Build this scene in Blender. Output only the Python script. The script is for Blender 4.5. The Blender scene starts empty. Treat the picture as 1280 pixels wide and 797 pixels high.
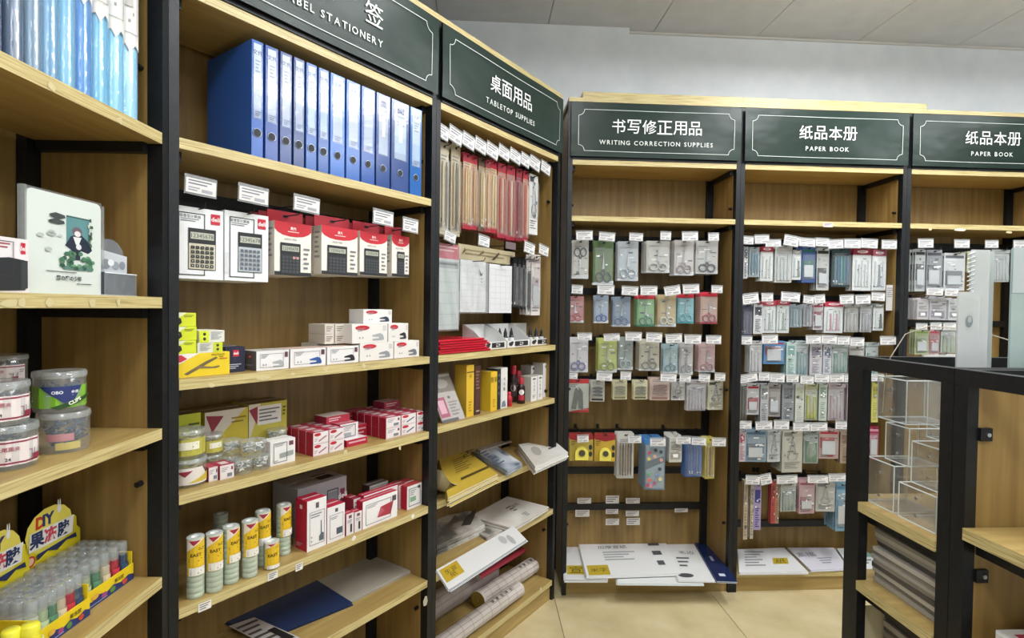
import bpy, math, random
from mathutils import Vector, Matrix
R = random.Random(7)
C = bpy.context.scene.collection
SC = bpy.context.scene
rad = math.radians

# ---------------------------------------------------------------- camera
FPX, PITCH, ROLL, EYE = 680.3, 1.131, 0.748, 1.393
cam_d = bpy.data.cameras.new('camera'); cam = bpy.data.objects.new('camera', cam_d); C.objects.link(cam)
cam_d.sensor_fit = 'HORIZONTAL'; cam_d.sensor_width = 36; cam_d.lens = FPX / 1280 * 36; cam_d.clip_start = .02
cam.matrix_world = Matrix.Translation((0, 0, EYE)) @ Matrix.Rotation(rad(90 - PITCH), 4, 'X') @ Matrix.Rotation(rad(ROLL), 4, 'Z')
SC.camera = cam

# ---------------------------------------------------------------- world, light, exposure
w = bpy.data.worlds.new('world'); SC.world = w; w.use_nodes = True
w.node_tree.nodes['Background'].inputs[0].default_value = (.85, .93, 1, 1)
w.node_tree.nodes['Background'].inputs[1].default_value = .25
SC.view_settings.view_transform = 'Standard'; SC.view_settings.look = 'None'
SC.view_settings.gamma = 1; SC.view_settings.exposure = 0.0; SC.view_settings.use_curve_mapping = False
SC.cycles.transparent_max_bounces = 24
SC.cycles.max_bounces = 8
def area(x, y, z, sx, sy, power, col=(.97, .985, 1)):
    l = bpy.data.lights.new('ceiling_lamp_and_fill', 'AREA'); l.shape = 'RECTANGLE'; l.size = sx; l.size_y = sy
    l.energy = power; l.color = col
    o = bpy.data.objects.new('ceiling_lamp_and_fill', l); C.objects.link(o); o.location = (x, y, z)
    return o
LAMPS = [(.42, 1.2, 20), (1.65, 1.72, 33), (3.1, 1.5, 27), (-.1, -.5, 24), (1.6, -.5, 17)]
CEIL = 2.92
for lx, ly, lp in LAMPS:                       # hanging battens shine down; the up-facing lights are added to brighten the ceiling
    area(lx, ly, CEIL - .155, .22, 1.15, lp)
    area(lx, ly, CEIL - .105, .12, 1.15, lp*.62).rotation_euler = (math.pi, 0, 0)

# ---------------------------------------------------------------- frames of the shelf runs
S = .85
def _run(ox, oy, brg):
    b = rad(brg); return (ox, oy, math.sin(b), math.cos(b), rad(90 - brg))
_b = rad(35.261)
RUN = {'L': _run(.22 - 2*S*math.sin(_b), 2.594 - 2*S*math.cos(_b), 35.261), 'R': _run(.259, 2.622, 86.723)}
RUN['A'] = _run(RUN['L'][0], RUN['L'][1], -.5)
RUN['I'] = _run(.847, 1.038, 86.723)          # free-standing island, x along its width, y away from the door
def W(run, s, t, z=0):
    ox, oy, dx, dy, _ = RUN[run]
    return Vector((ox + s*dx - t*dy, oy + s*dy + t*dx, z))
def _ray(px, py):
    ro, pi = rad(ROLL), rad(PITCH); a, b = px - 640, py - 398.5
    u = (a*math.cos(ro) + b*math.sin(ro)) / FPX; v = (-a*math.sin(ro) + b*math.cos(ro)) / FPX
    return Vector((u, math.cos(pi) - v*math.sin(pi), -math.sin(pi) - v*math.cos(pi)))
def P(run, px, py, t):                         # photo measurement -> (s, z) on the plane at depth t of a run
    d = _ray(px, py); ox, oy, dx, dy, _ = RUN[run]
    o = W(run, 0, t); n = Vector((-dy, dx, 0)); c = Vector((0, 0, EYE))
    k = ((o - c) @ n) / (d @ n) if False else (o - c).dot(n) / d.dot(n)
    p = c + k*d
    return (p - o).dot(Vector((dx, dy, 0))), p.z
def PZ(run, px, py, z):                        # photo measurement -> (s, t) on the level z
    d = _ray(px, py); k = (z - EYE) / d.z; p = Vector((0, 0, EYE)) + k*d
    ox, oy, dx, dy, _ = RUN[run]; q = p - W(run, 0, 0)
    return q.x*dx + q.y*dy, -q.x*dy + q.y*dx

# ---------------------------------------------------------------- materials
MATS = {}
def lin(h):
    h = h.lstrip('#'); o = []
    for i in (0, 2, 4):
        c = int(h[i:i+2], 16) / 255; o.append(c/12.92 if c <= .04045 else ((c + .055)/1.055)**2.4)
    return (*o, 1)
def M(key):
    if key in MATS: return MATS[key]
    if key in SPECIAL: m = SPECIAL[key](key); MATS[key] = m; return m
    col, _, mode = key.partition('/')
    m = bpy.data.materials.new('paint_' + col); m.use_nodes = True; nt = m.node_tree; p = nt.nodes['Principled BSDF']
    p.inputs['Base Color'].default_value = lin(col); p.inputs['Roughness'].default_value = .55
    if mode == 'g': p.inputs['Roughness'].default_value = .18
    if mode == 'm': p.inputs['Roughness'].default_value = .28; p.inputs['Metallic'].default_value = 1
    if mode[:1] in ('t', 'u'):                       # thin tinted plastic film
        nt.nodes.remove(p); out = nt.nodes['Material Output']
        tr = nt.nodes.new('ShaderNodeBsdfTransparent'); gl = nt.nodes.new('ShaderNodeBsdfGlossy'); df = nt.nodes.new('ShaderNodeBsdfDiffuse')
        lw = nt.nodes.new('ShaderNodeLayerWeight'); lw.inputs[0].default_value = .28
        nz = nt.nodes.new('ShaderNodeTexNoise'); nz.inputs['Scale'].default_value = 28; nz.inputs['Detail'].default_value = 2
        tc = nt.nodes.new('ShaderNodeTexCoord'); bp = nt.nodes.new('ShaderNodeBump'); bp.inputs['Strength'].default_value = .22; bp.inputs['Distance'].default_value = .006
        nt.links.new(tc.outputs['Object'], nz.inputs['Vector']); nt.links.new(nz.outputs['Fac'], bp.inputs['Height'])
        nt.links.new(bp.outputs[0], gl.inputs['Normal'])
        gl.inputs['Roughness'].default_value = .12; df.inputs[0].default_value = lin(col)
        m1 = nt.nodes.new('ShaderNodeMixShader'); m2 = nt.nodes.new('ShaderNodeMixShader')
        m1.inputs[0].default_value = float(mode[1:]) ; nt.links.new(tr.outputs[0], m1.inputs[1]); nt.links.new(df.outputs[0], m1.inputs[2])
        cl = nt.nodes.new('ShaderNodeMath'); cl.operation = 'MULTIPLY_ADD'; cl.inputs[1].default_value = .42 if mode[0] == 't' else .10; cl.inputs[2].default_value = .03 if mode[0] == 't' else .01
        nt.links.new(lw.outputs['Facing'], cl.inputs[0]); nt.links.new(cl.outputs[0], m2.inputs[0])
        nt.links.new(m1.outputs[0], m2.inputs[1]); nt.links.new(gl.outputs[0], m2.inputs[2]); nt.links.new(m2.outputs[0], out.inputs[0])
    MATS[key] = m; return m
def _base(name, rough=.5):
    m = bpy.data.materials.new(name); m.use_nodes = True; nt = m.node_tree; p = nt.nodes['Principled BSDF']
    p.inputs['Roughness'].default_value = rough; return m, nt, p
def _noise(nt, scale, vec, detail=3, coord='Object'):
    tc = nt.nodes.new('ShaderNodeTexCoord'); mp = nt.nodes.new('ShaderNodeMapping'); mp.inputs['Scale'].default_value = vec
    n = nt.nodes.new('ShaderNodeTexNoise'); n.inputs['Scale'].default_value = scale; n.inputs['Detail'].default_value = detail
    nt.links.new(tc.outputs[coord], mp.inputs[0]); nt.links.new(mp.outputs[0], n.inputs['Vector']); return n
def _ramp(nt, src, stops):
    r = nt.nodes.new('ShaderNodeValToRGB'); e = r.color_ramp.elements
    while len(e) < len(stops): e.new(.5)
    for i, (p, c) in enumerate(stops): e[i].position = p; e[i].color = lin(c)
    nt.links.new(src, r.inputs[0]); return r
def wood(key):
    m, nt, p = _base(key, .42)
    vec = {'wood_shelf': (1.2, 14, 14), 'wood_panel': (14, 14, .9), 'wood_edge': (2.5, 4, 130)}[key]
    n = _noise(nt, 3.2, vec, 5)
    st = {'wood_shelf': [(.3, '9c814a'), (.52, 'a98f56'), (.75, 'b69d63')],
          'wood_panel': [(.28, '7c6236'), (.5, '8f7340'), (.75, 'a0834d')],
          'wood_edge': [(.34, 'a08a56'), (.5, 'c6b57e'), (.7, 'd6c892')]}[key]
    r = _ramp(nt, n.outputs['Fac'], st); nt.links.new(r.outputs[0], p.inputs['Base Color'])
    b = nt.nodes.new('ShaderNodeBump'); b.inputs['Strength'].default_value = .12; b.inputs['Distance'].default_value = .004
    nt.links.new(n.outputs['Fac'], b.inputs['Height']); nt.links.new(b.outputs[0], p.inputs['Normal']); return m
def black_metal(key):
    m, nt, p = _base(key, .42); n = _noise(nt, 60, (1, 1, 1)); r = _ramp(nt, n.outputs['Fac'], [(.3, '0e1013'), (.7, '191c20')])
    nt.links.new(r.outputs[0], p.inputs['Base Color']); p.inputs['Metallic'].default_value = .2; return m
def vinyl(key):
    m, nt, p = _base(key, .34); p.inputs['Specular IOR Level'].default_value = .28; n = _noise(nt, 2.2, (1, 2, 2.4), 2); r = _ramp(nt, n.outputs['Fac'], [(.2, '16261f'), (.8, '1c3028')])
    nt.links.new(r.outputs[0], p.inputs['Base Color']); n2 = _noise(nt, 5, (1, 1, 1.6), 2)
    b = nt.nodes.new('ShaderNodeBump'); b.inputs['Strength'].default_value = .22; b.inputs['Distance'].default_value = .02
    nt.links.new(n2.outputs['Fac'], b.inputs['Height']); nt.links.new(b.outputs[0], p.inputs['Normal']); return m
def plaster(key):
    m, nt, p = _base(key, .75); n = _noise(nt, 9, (1, 1, 1), 4); st = [(.3, 'e2e8ed'), (.7, 'ebf0f4')] if key == 'wall_paint' else [(.3, 'd0d2d4'), (.7, 'dadcde')]
    r = _ramp(nt, n.outputs['Fac'], st); nt.links.new(r.outputs[0], p.inputs['Base Color'])
    n2 = _noise(nt, 220 if key == 'ceiling_board' else 60, (1, 1, 1), 2); b = nt.nodes.new('ShaderNodeBump'); b.inputs['Strength'].default_value = .1; b.inputs['Distance'].default_value = .003
    nt.links.new(n2.outputs['Fac'], b.inputs['Height']); nt.links.new(b.outputs[0], p.inputs['Normal']); return m
def floor_tile(key):
    m, nt, p = _base(key, .22); n = _noise(nt, 5, (1, 1, 1), 6); r = _ramp(nt, n.outputs['Fac'], [(.3, 'bcab82'), (.5, 'c9b990'), (.72, 'd3c59e')])
    nt.links.new(r.outputs[0], p.inputs['Base Color']); return m
def film(key):
    # wrinkled clear wrap
    return M('e8f0f2/t.12')
def newsprint(key):
    m, nt, p = _base(key, .35); n = _noise(nt, 7, (1, 1, 1), 5)
    st = {'rice_paper': [(.35, 'cfc9c0'), (.6, 'e4e0da')], 'grey_art': [(.40, '6b6763'), (.47, 'b5aea6'), (.6, 'dcd8d2')], 'blue_art': [(.38, '4d5b70'), (.48, 'a3acb8'), (.6, 'dadfe4')]}[key]
    r = _ramp(nt, n.outputs['Fac'], st); nt.links.new(r.outputs[0], p.inputs['Base Color']); return m
SPECIAL = {'wood_shelf': wood, 'wood_panel': wood, 'wood_edge': wood, 'black_metal': black_metal, 'vinyl': vinyl, 'wall_paint': plaster,
           'ceiling_board': plaster, 'floor_tile': floor_tile, 'film': film, 'rice_paper': newsprint, 'grey_art': newsprint, 'blue_art': newsprint}

# ---------------------------------------------------------------- mesh building
_txt = {}
def glyphs(s, bold=0.0):
    k = (s, bold)
    if k in _txt: return _txt[k]
    cu = bpy.data.curves.new('t', 'FONT'); cu.body = s; cu.size = 1; cu.resolution_u = 2; cu.offset = bold
    ob = bpy.data.objects.new('t', cu); C.objects.link(ob)
    dg = bpy.context.evaluated_depsgraph_get(); me = ob.evaluated_get(dg).to_mesh()
    vs = [(v.co.x, v.co.y) for v in me.vertices]; fs = [tuple(p.vertices) for p in me.polygons]
    ob.evaluated_get(dg).to_mesh_clear(); bpy.data.objects.remove(ob); bpy.data.curves.remove(cu)
    if not vs: vs = [(0, 0), (1, 0), (1, 1)]; fs = [(0, 1, 2)]
    x0 = min(v[0] for v in vs); x1 = max(v[0] for v in vs); y0 = min(v[1] for v in vs); y1 = max(v[1] for v in vs)
    vs = [((a - x0) / (y1 - y0), (b - y0) / (y1 - y0)) for a, b in vs]
    _txt[k] = (vs, fs, (x1 - x0) / (y1 - y0)); return _txt[k]
class MB:
    def __init__(s): s.v = []; s.f = []; s.m = []; s.ms = []; s.sm = []
    def mi(s, k):
        if k not in s.ms: s.ms.append(k)
        return s.ms.index(k)
    def add(s, vs, fs, k, smooth=False):
        o = len(s.v); s.v += [tuple(v) for v in vs]; i = s.mi(k)
        for f in fs: s.f.append(tuple(o + a for a in f)); s.m.append(i); s.sm.append(smooth)
        return s
    def box(s, x0, x1, y0, y1, z0, z1, k, **o):
        # o: front,back,left,right,top,bottom override materials
        vs = [(x0, y0, z0), (x1, y0, z0), (x1, y1, z0), (x0, y1, z0), (x0, y0, z1), (x1, y0, z1), (x1, y1, z1), (x0, y1, z1)]
        for n, f in (('bottom', (0, 3, 2, 1)), ('top', (4, 5, 6, 7)), ('front', (0, 1, 5, 4)), ('back', (2, 3, 7, 6)), ('left', (3, 0, 4, 7)), ('right', (1, 2, 6, 5))):
            kk = o.get(n, k)
            if kk is not None: s.add([vs[a] for a in f], [(0, 1, 2, 3)], kk)
        return s
    def bbox(s, x0, x1, y0, y1, z0, z1, k, b=.003):
        # box with bevelled vertical edges
        pr = [(x0 + b, y0), (x1 - b, y0), (x1, y0 + b), (x1, y1 - b), (x1 - b, y1), (x0 + b, y1), (x0, y1 - b), (x0, y0 + b)]
        vs = [(x, y, z0) for x, y in pr] + [(x, y, z1) for x, y in pr]
        return s.add(vs, [(i, (i+1) % 8, (i+1) % 8 + 8, i + 8) for i in range(8)] + [tuple(range(8, 16)), tuple(range(7, -1, -1))], k)
    def lathe(s, prof, k, n=20, c=(0, 0), cap=True, smooth=True):
        vs = []
        for r, z in prof: vs += [(c[0] + r*math.cos(2*math.pi*i/n), c[1] + r*math.sin(2*math.pi*i/n), z) for i in range(n)]
        fs = [(j*n + i, j*n + (i+1) % n, (j+1)*n + (i+1) % n, (j+1)*n + i) for j in range(len(prof)-1) for i in range(n)]
        s.add(vs, fs, k, smooth)
        if cap:
            s.add(vs[:n], [tuple(range(n-1, -1, -1))], k); s.add(vs[-n:], [tuple(range(n))], k)
        return s
    def tube(s, pts, r, k, n=6, cap=True, smooth=True, flat=1.0):
        pts = [Vector(p) for p in pts]; vs = []
        rs = r if isinstance(r, (list, tuple)) else [r]*len(pts)
        for i, p in enumerate(pts):
            d = (pts[min(i+1, len(pts)-1)] - pts[max(i-1, 0)]).normalized()
            a = Vector((0, 0, 1)) if abs(d.z) < .9 else Vector((0, 1, 0)); u = d.cross(a).normalized(); v = u.cross(d)
            vs += [p + rs[i]*(math.cos(2*math.pi*j/n)*u + flat*math.sin(2*math.pi*j/n)*v) for j in range(n)]
        fs = [(i*n + j, i*n + (j+1) % n, (i+1)*n + (j+1) % n, (i+1)*n + j) for i in range(len(pts)-1) for j in range(n)]
        s.add(vs, fs, k, smooth)
        if cap: s.add(vs[:n], [tuple(range(n-1, -1, -1))], k); s.add(vs[-n:], [tuple(range(n))], k)
        return s
    def ring(s, cx, cz, rx, rz, r, y, k, n=14):
        vs = []; fs = []
        for i in range(n):
            a = 2*math.pi*i/n
            for j in range(4):
                b = math.pi/2*j + math.pi/4; q = r*math.cos(b)
                vs.append((cx + (rx + q)*math.cos(a), y + r*math.sin(b), cz + (rz + q)*math.sin(a)))
        for i in range(n):
            for j in range(4): fs.append((i*4 + j, ((i+1) % n)*4 + j, ((i+1) % n)*4 + (j+1) % 4, i*4 + (j+1) % 4))
        return s.add(vs, fs, k, True)
    def prism(s, pts, y0, y1, k, side=None):
        # polygon in x,z extruded along y
        n = len(pts); vs = [(x, y0, z) for x, z in pts] + [(x, y1, z) for x, z in pts]
        s.add(vs, [tuple(range(n)), tuple(range(2*n-1, n-1, -1))], k)
        s.add(vs, [(i, i + n, (i+1) % n + n, (i+1) % n) for i in range(n)], side or k); return s
    # ---- print: flat marks on a surface; coordinates are fractions of the face, y up
    def art(s, items, w, h, mp, eps=.0004):
        lay = [0]
        def put(pts, fs, k):
            lay[0] += 1; e = eps*(1 + .35*min(lay[0], 24)) ; s.add([mp(x, y, e) for x, y in pts], fs, k)
        for it in items:
            c = it[0]
            if c == 'r':
                _, a, b, x, y, k = it; n = 5 if (x - a) > .3 else 1
                pts = [(q, z) for z in (b*h, y*h) for q in [a*w + (x - a)*w*i/n for i in range(n+1)]]
                put(pts, [(i, i+1, i+2+n, i+1+n) for i in range(n)], k)
            elif c == 'e':
                _, x, y, a, b, k = it; n = 14; put([(x*w + a*w*math.cos(2*math.pi*i/n), y*h + b*h*math.sin(2*math.pi*i/n)) for i in range(n)], [tuple(range(n))], k)
            elif c == 'p':
                q = [(x*w, y*h) for x, y in it[1]]
                if not getattr(mp, 'tess', False): put(q, [tuple(range(len(q)))], it[2]); continue
                xa = min(a_ for a_, _ in q); xb = max(a_ for a_, _ in q); n = max(1, int((xb - xa)/.0045)); pts = []; fs = []
                for i in range(n):          # strips, so that the mark follows the curved surface
                    g = q
                    for lim, sg in ((xa + (xb - xa)*i/n, 1), (xa + (xb - xa)*(i + 1)/n, -1)):
                        o = []
                        for j in range(len(g)):
                            A, B = g[j - 1], g[j]; da, db = (A[0] - lim)*sg, (B[0] - lim)*sg
                            if (da >= 0) != (db >= 0): t_ = da/(da - db); o.append((A[0] + (B[0] - A[0])*t_, A[1] + (B[1] - A[1])*t_))
                            if db >= 0: o.append(B)
                        g = o
                    if len(g) > 2: fs.append(tuple(range(len(pts), len(pts) + len(g)))); pts += g
                if fs: put(pts, fs, it[2])
            elif c == 'o':
                _, a, b, x, y, t, k = it; t1 = t*w/h
                for q in ((a, b, x, b + t1), (a, y - t1, x, y), (a, b, a + t, y), (x - t, b, x, y)): s.art([('r', *q, k)], w, h, lambda X, Y, E: mp(X, Y, E + eps*2))
            elif c == 't':
                _, tx, x, y, th, k = it[:6]; b = it[6] if len(it) > 6 else 0.02; an = it[7] if len(it) > 7 else 0
                vs, fs, wd = glyphs(tx, b); H = th*h; ca, sa = math.cos(an), math.sin(an)
                pts = [(x*w + ((a - wd/2)*H*ca - (q - .5)*H*sa), y*h + ((a - wd/2)*H*sa + (q - .5)*H*ca)) for a, q in vs]
                put(pts, fs, k)
            elif c == 'l':                    # rows of tiny unreadable print
                _, a, b, x, y, n, k = it
                for i in range(n):
                    yy = y - (y - b)*(i + .15)/n; hh = (y - b)/n*.42; e2 = x - (x - a)*((i*37) % 5)*.1
                    put([(a*w, (yy - hh)*h), (e2*w, (yy - hh)*h), (e2*w, yy*h), (a*w, yy*h)], [(0, 1, 2, 3)], k)
        return s
    def build(s, name, parent=None):
        me = bpy.data.meshes.new(name); me.from_pydata(s.v, [], s.f)
        for k in s.ms: me.materials.append(M(k))
        me.polygons.foreach_set('material_index', s.m); me.polygons.foreach_set('use_smooth', s.sm); me.update()
        o = bpy.data.objects.new(name, me); C.objects.link(o)
        if parent: o.parent = parent
        return o
def fr(w, h, y=0, x0=None, z0=0):              # front face mapper
    x0 = -w/2 if x0 is None else x0
    return lambda x, z, e: (x0 + x, y - e, z0 + z)
def lf(d, h, x, y0, z0=0):                     # left face mapper, running from back to front
    return lambda u, z, e: (x - e, y0 + d - u, z0 + z)
def rt(d, h, x, y0, z0=0):
    return lambda u, z, e: (x + e, y0 + u, z0 + z)
def tp(w, d, x0, y0, z):                       # top face
    return lambda u, v, e: (x0 + u, y0 + v, z + e)
def cy(r, z0, w, a0=0):                        # wrap round a cylinder, centred on the front
    f = lambda x, z, e: ((r + e*2)*math.sin((x - w/2)/r + a0), -(r + e*2)*math.cos((x - w/2)/r + a0), z0 + z)
    f.tess = True; return f

def thing(name, label, cat, loc, rz=0, group=None):
    o = bpy.data.objects.new(name, None); C.objects.link(o); o.location = loc; o.rotation_euler = (0, 0, rz); o.empty_display_size = .05
    o['label'] = label; o['category'] = cat
    if group: o['group'] = group
    return o
def put(name, label, cat, run, s, t, z, rz=0, group=None):
    return thing(name, label, cat, W(run, s, t, z), RUN[run][4] + rz, group)
def dup(o, loc=None, label=None, group=None, parent=None, rz=None):
    c = o.copy(); C.objects.link(c); c.parent = parent
    if loc is not None: c.location = loc
    if rz is not None: c.rotation_euler = (0, 0, rz)
    if label: c['label'] = label
    if group: c['group'] = group
    for ch in kids(o): dup(ch, parent=c)
    return c
_kids = {}
def kids(o): return list(o.children)
def struct(name, mb, parent=None):
    o = mb.build(name, parent)
    if parent is None: o['kind'] = 'structure'
    return o

# ---------------------------------------------------------------- room
rR = RUN['R']
def room_obj(name, mb, parent=None):
    o = mb.build(name, parent)
    if parent is None:
        o['kind'] = 'structure'; o.location = W('R', 0, 0); o.rotation_euler = (0, 0, rR[4])
    return o
WX0, WX1, WY0, WY1 = -1.75, 4.2, -4.6, .38
floor = room_obj('floor', MB().box(WX0, WX1, WY0, WY1, -.05, -.006, '8d7f60'))
TS = .78
tl = MB(); tl.box(.0015, TS - .0015, .0015, TS - .0015, -.006, 0, 'floor_tile')
t0 = None
for i in range(-3, 6):
    for j in range(-6, 1):
        x = -.039 + i*TS; y = -.55 + j*TS
        if x < WX0 or x + TS > WX1 + .3 or y < WY0: continue
        if t0 is None: t0 = tl.build('floor_tile', floor); o = t0
        else: o = t0.copy(); C.objects.link(o)
        o.location = (x, y, 0)
tc = MB(); tc.box(.0015, TS - .0015, .0015, .148, -.006, 0, 'floor_tile'); t1 = None
for i in range(-2, 6):
    x = -.039 + i*TS
    if x + TS > WX1 + .3: continue
    if t1 is None: t1 = tc.build('floor_tile', floor); o = t1
    else: o = t1.copy(); C.objects.link(o)
    o.location = (x, .2315, 0)
ceil = room_obj('ceiling', MB().box(WX0, WX1, WY0, WY1, CEIL + .012, CEIL + .06, '3a3836'))
cs = [P('R', px, 45, .38)[0] for px in (684, 815, 942, 1070, 1196)]
sp = (cs[4] - cs[0]) / 4
t0 = None; cm = MB(); cm.box(.002, sp - .002, .002, 2*sp - .002, CEIL, CEIL + .012, 'ceiling_board')
for i in range(-4, 6):
    for j in range(0, 4):
        x = cs[0] + i*sp; y = WY1 - (j+1)*2*sp
        if x + sp > WX1 + .4 or x < WX0 - .3: continue
        if t0 is None: t0 = cm.build('ceiling_tile', ceil); o = t0
        else: o = t0.copy(); C.objects.link(o)
        o.location = (x, y, 0)
room_obj('wall_back', MB().box(WX0, WX1, WY1, WY1 + .1, 0, CEIL, 'wall_paint'))
px_edge = P('R', 787, 35, .335)[0]
room_obj('wall_pier', MB().box(WX0, px_edge, .335, WY1, 0, CEIL - .001, 'wall_paint'))
room_obj('wall_left', MB().box(WX0 - .1, WX0, WY0, WY1, 0, CEIL, 'wall_paint'))
room_obj('wall_right', MB().box(WX1, WX1 + .1, WY0, WY1, 0, CEIL, 'wall_paint'))
room_obj('wall_front', MB().box(WX0, WX1, WY0 - .1, WY0, 0, CEIL, 'wall_paint'))
room_obj('trim_1', MB().box(px_edge + .001, WX1, WY1 - .012, WY1 - .001, CEIL - .012, CEIL - .001, 'd5d4cf'))
for i, (lx, ly, lp) in enumerate(LAMPS):
    t = thing('ceiling_light', 'white batten ceiling light, ' + ('over the corner aisle', 'before the scissors bay', 'before the rightmost bay', 'behind the camera on the left', 'behind the camera on the right')[i], 'light', (lx, ly, CEIL - .15), 0, 'ceiling battens')
    MB().box(-.11, .11, -.58, .58, .0, .035, 'e6e6e4').build('housing', t)
    for yy in (-.4, .4): MB().box(-.006, .006, yy - .006, yy + .006, .035, .1495, 'd8d8d6').build('hanger', t)

# ---------------------------------------------------------------- shelf units
WD = S; DP = .30; HT = 2.374; SB = 2.11
def sign_wave(x, z):
    return .0022*math.sin(x*9 + 1.3) + .0018*math.sin(z*21 + x*13)
def banner(u, cjk, eng, x0, x1, z0, z1, cx=.5, cp=.0747, cn=None):
    wd, h = x1 - x0, z1 - z0; b = MB(); nx, nz = 36, 8
    f = lambda x, z, e: (x0 + x, -.016 - e - .5*sign_wave(x, z), z0 + z)
    b.add([f(wd*i/nx, h*j/nz, 0) for j in range(nz+1) for i in range(nx+1)], [(j*(nx+1)+i, j*(nx+1)+i+1, (j+1)*(nx+1)+i+1, (j+1)*(nx+1)+i) for j in range(nz) for i in range(nx)], 'vinyl', True)
    sg = b.build('sign_banner', u)
    l = MB(); a0, a1, b0, b1, q = .042*wd, .958*wd, .10*h, .87*h, .028
    def seg(p, r_, th=.0022):
        d = Vector((r_[0]-p[0], r_[1]-p[1])); L = d.length; n = max(1, int(L/.03)); nn = Vector((-d.y, d.x))/L*th/2
        vs = []
        for i in range(n+1):
            c = Vector(p) + d*i/n; vs += [f(c.x - nn.x, c.y - nn.y, .003), f(c.x + nn.x, c.y + nn.y, .003)]
        l.add(vs, [(2*i, 2*i+2, 2*i+3, 2*i+1) for i in range(n)], 'dfe6e0')
    seg((a0+q, b0), (a1-q, b0)); seg((a0+q, b1), (a1-q, b1)); seg((a0, b0+q), (a0, b1-q)); seg((a1, b0+q), (a1, b1-q))
    for cx_, cz_, s0 in ((a0, b0, 0), (a1, b0, 90), (a1, b1, 180), (a0, b1, 270)):
        for k in range(5):
            g = [(cx_ + q*math.cos(rad(s0 + 18*(k+m))), cz_ + q*math.sin(rad(s0 + 18*(k+m)))) for m in (0, 1)]; seg(*g)
    l.build('printed_border', sg)
    t = MB(); n = len(cjk)
    if n == 2: cp = .264
    for i, chx in enumerate(cjk):
        vs, fs, gw = glyphs(chx, .005); H = .066; xx = cx*wd + (i - (n-1)/2)*cp; zz = .575*h
        H2 = H if gw > .6 else H
        MB().add([f(xx + (a - gw/2)*H2, zz + (q_ - .5)*H2, .0035) for a, q_ in vs], fs, 'f4f6f2').build('letter', sg)
    H = .021; pos = []; X = 0
    for ch in eng:
        if ch == ' ': X += .014; continue
        vs, fs, gw = glyphs(ch, .012); pos.append((X, vs, fs, gw)); X += gw*H + .0062
    for X0, vs, fs, gw in pos:
        t.add([f(cx*wd + X0 - X/2 + a*H, .27*h + (q_ - .5)*H, .0035) for a, q_ in vs], fs, 'dfe4de')
    t.build('caption', sg)
def unit(run, s0, shelves, label, sign=None, bars=(), W_=S, deck=True, name='shelf_unit', boards_top=True):
    u = put(name, label, 'shelf unit', run, s0, 0, 0)
    for x0, x1, y0, y1 in ((.0, .022, 0, .032), (W_ - .022, W_, 0, .032)):
        MB().box(x0 + .0006, x1 - .0006, y0, y1, 0, HT + .01, 'black_metal').build('post', u)
    for x0, x1 in ((.0006, .055), (W_ - .055, W_ - .0006)):
        MB().box(x0, x1, .262, .284, 0, HT - .002, 'black_metal').build('post', u)
    for x0, x1 in ((.006, .0215), (W_ - .0215, W_ - .006)):
        MB().box(x0, x1, .033, .261, .0, HT - .01, 'wood_panel').build('side_panel', u)
    MB().box(.004, W_ - .004, .286, .296, 0, HT, 'wood_panel').build('back_panel', u)
    for z in shelves + ([.097] if deck else []) + [SB]:
        o = MB().box(.0222, W_ - .0222, .0, .2615, z - .024, z, 'wood_shelf', front='wood_edge').build('shelf_board', u)
        if z > .2:
            for x in (.0225, W_ - .0395):
                MB().box(x, x + .017, .03, .258, z - .046, z - .0245, 'black_metal').build('shelf_bracket', u)
    if deck: MB().box(.0222, W_ - .0222, .012, .026, .0, .0728, 'wood_shelf').build('kick_board', u)
    MB().box(.0, W_, -.004, .284, HT + .0105, HT + .03, 'wood_shelf', front='wood_edge').build('top_board', u)
    if sign:
        MB().box(.0225, W_ - .0225, -.004, .008, SB + .001, HT + .009, 'black_metal').build('sign_board', u)
        banner(u, sign[0], sign[1], -.002 + .012, W_ - .010, SB + .012, HT + .002)
    for x in (.0215, W_ - .0215):
        for z in (.33, 1.0, 1.9):
            sgn = 1 if x < .1 else -1; m = MB()
            m.tube([(x, .046, z), (x + sgn*.014, .046, z)], .0065, 'black_metal', 8); m.build('bolt', u)
    for z in bars:
        MB().box(.0556, W_ - .0556, .240, .261, z - .017, z + .017, 'black_metal').build('crossbar', u)
    return u

# ---------------------------------------------------------------- the five bays along the walls and the island
zA = [P('A', 197, y, 0)[1] for y in (163, 371, 537, 725)]
uA = unit('A', -S, [zA[0], zA[1], zA[2], zA[3]], 'tall oak and black steel shelf unit at the left edge, jars on it')
uB = unit('L', 0, [1.765, 1.222, .961, .70, .44], 'shelf unit under the LABEL STATIONERY sign, with blue binders on top', ('标签', 'LABEL STATIONERY'), bars=(1.655,))
uC = unit('L', S, [1.222, .97, .70, .44], 'shelf unit under the TABLETOP SUPPLIES sign beside the room corner', ('桌面用品', 'TABLETOP SUPPLIES'), bars=(2.0, 1.57))
bD = [P('R', 800, y, .25)[1] for y in (300, 365, 425, 474, 540, 587, 632)]
uD = unit('R', 0, [1.841], 'shelf unit under the WRITING CORRECTION SUPPLIES sign, hung with scissors', ('书写修正用品', 'WRITING CORRECTION SUPPLIES'), bars=bD)
bE = [P('R', 1000, y, .25)[1] for y in (304, 373, 424, 476, 533, 585, 596, 653)]
uE = unit('R', S, [1.841], 'shelf unit under the left PAPER BOOK sign, hung with drawing tools', ('纸品本册', 'PAPER BOOK'), bars=bE[:5] + bE[6:])
bF = [P('R', 1180, y, .25)[1] for y in (310, 404, 470)]
uF = unit('R', 2*S, [1.841], 'shelf unit under the right PAPER BOOK sign, cut by the frame', ('纸品本册', 'PAPER BOOK'), bars=bF)

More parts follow.
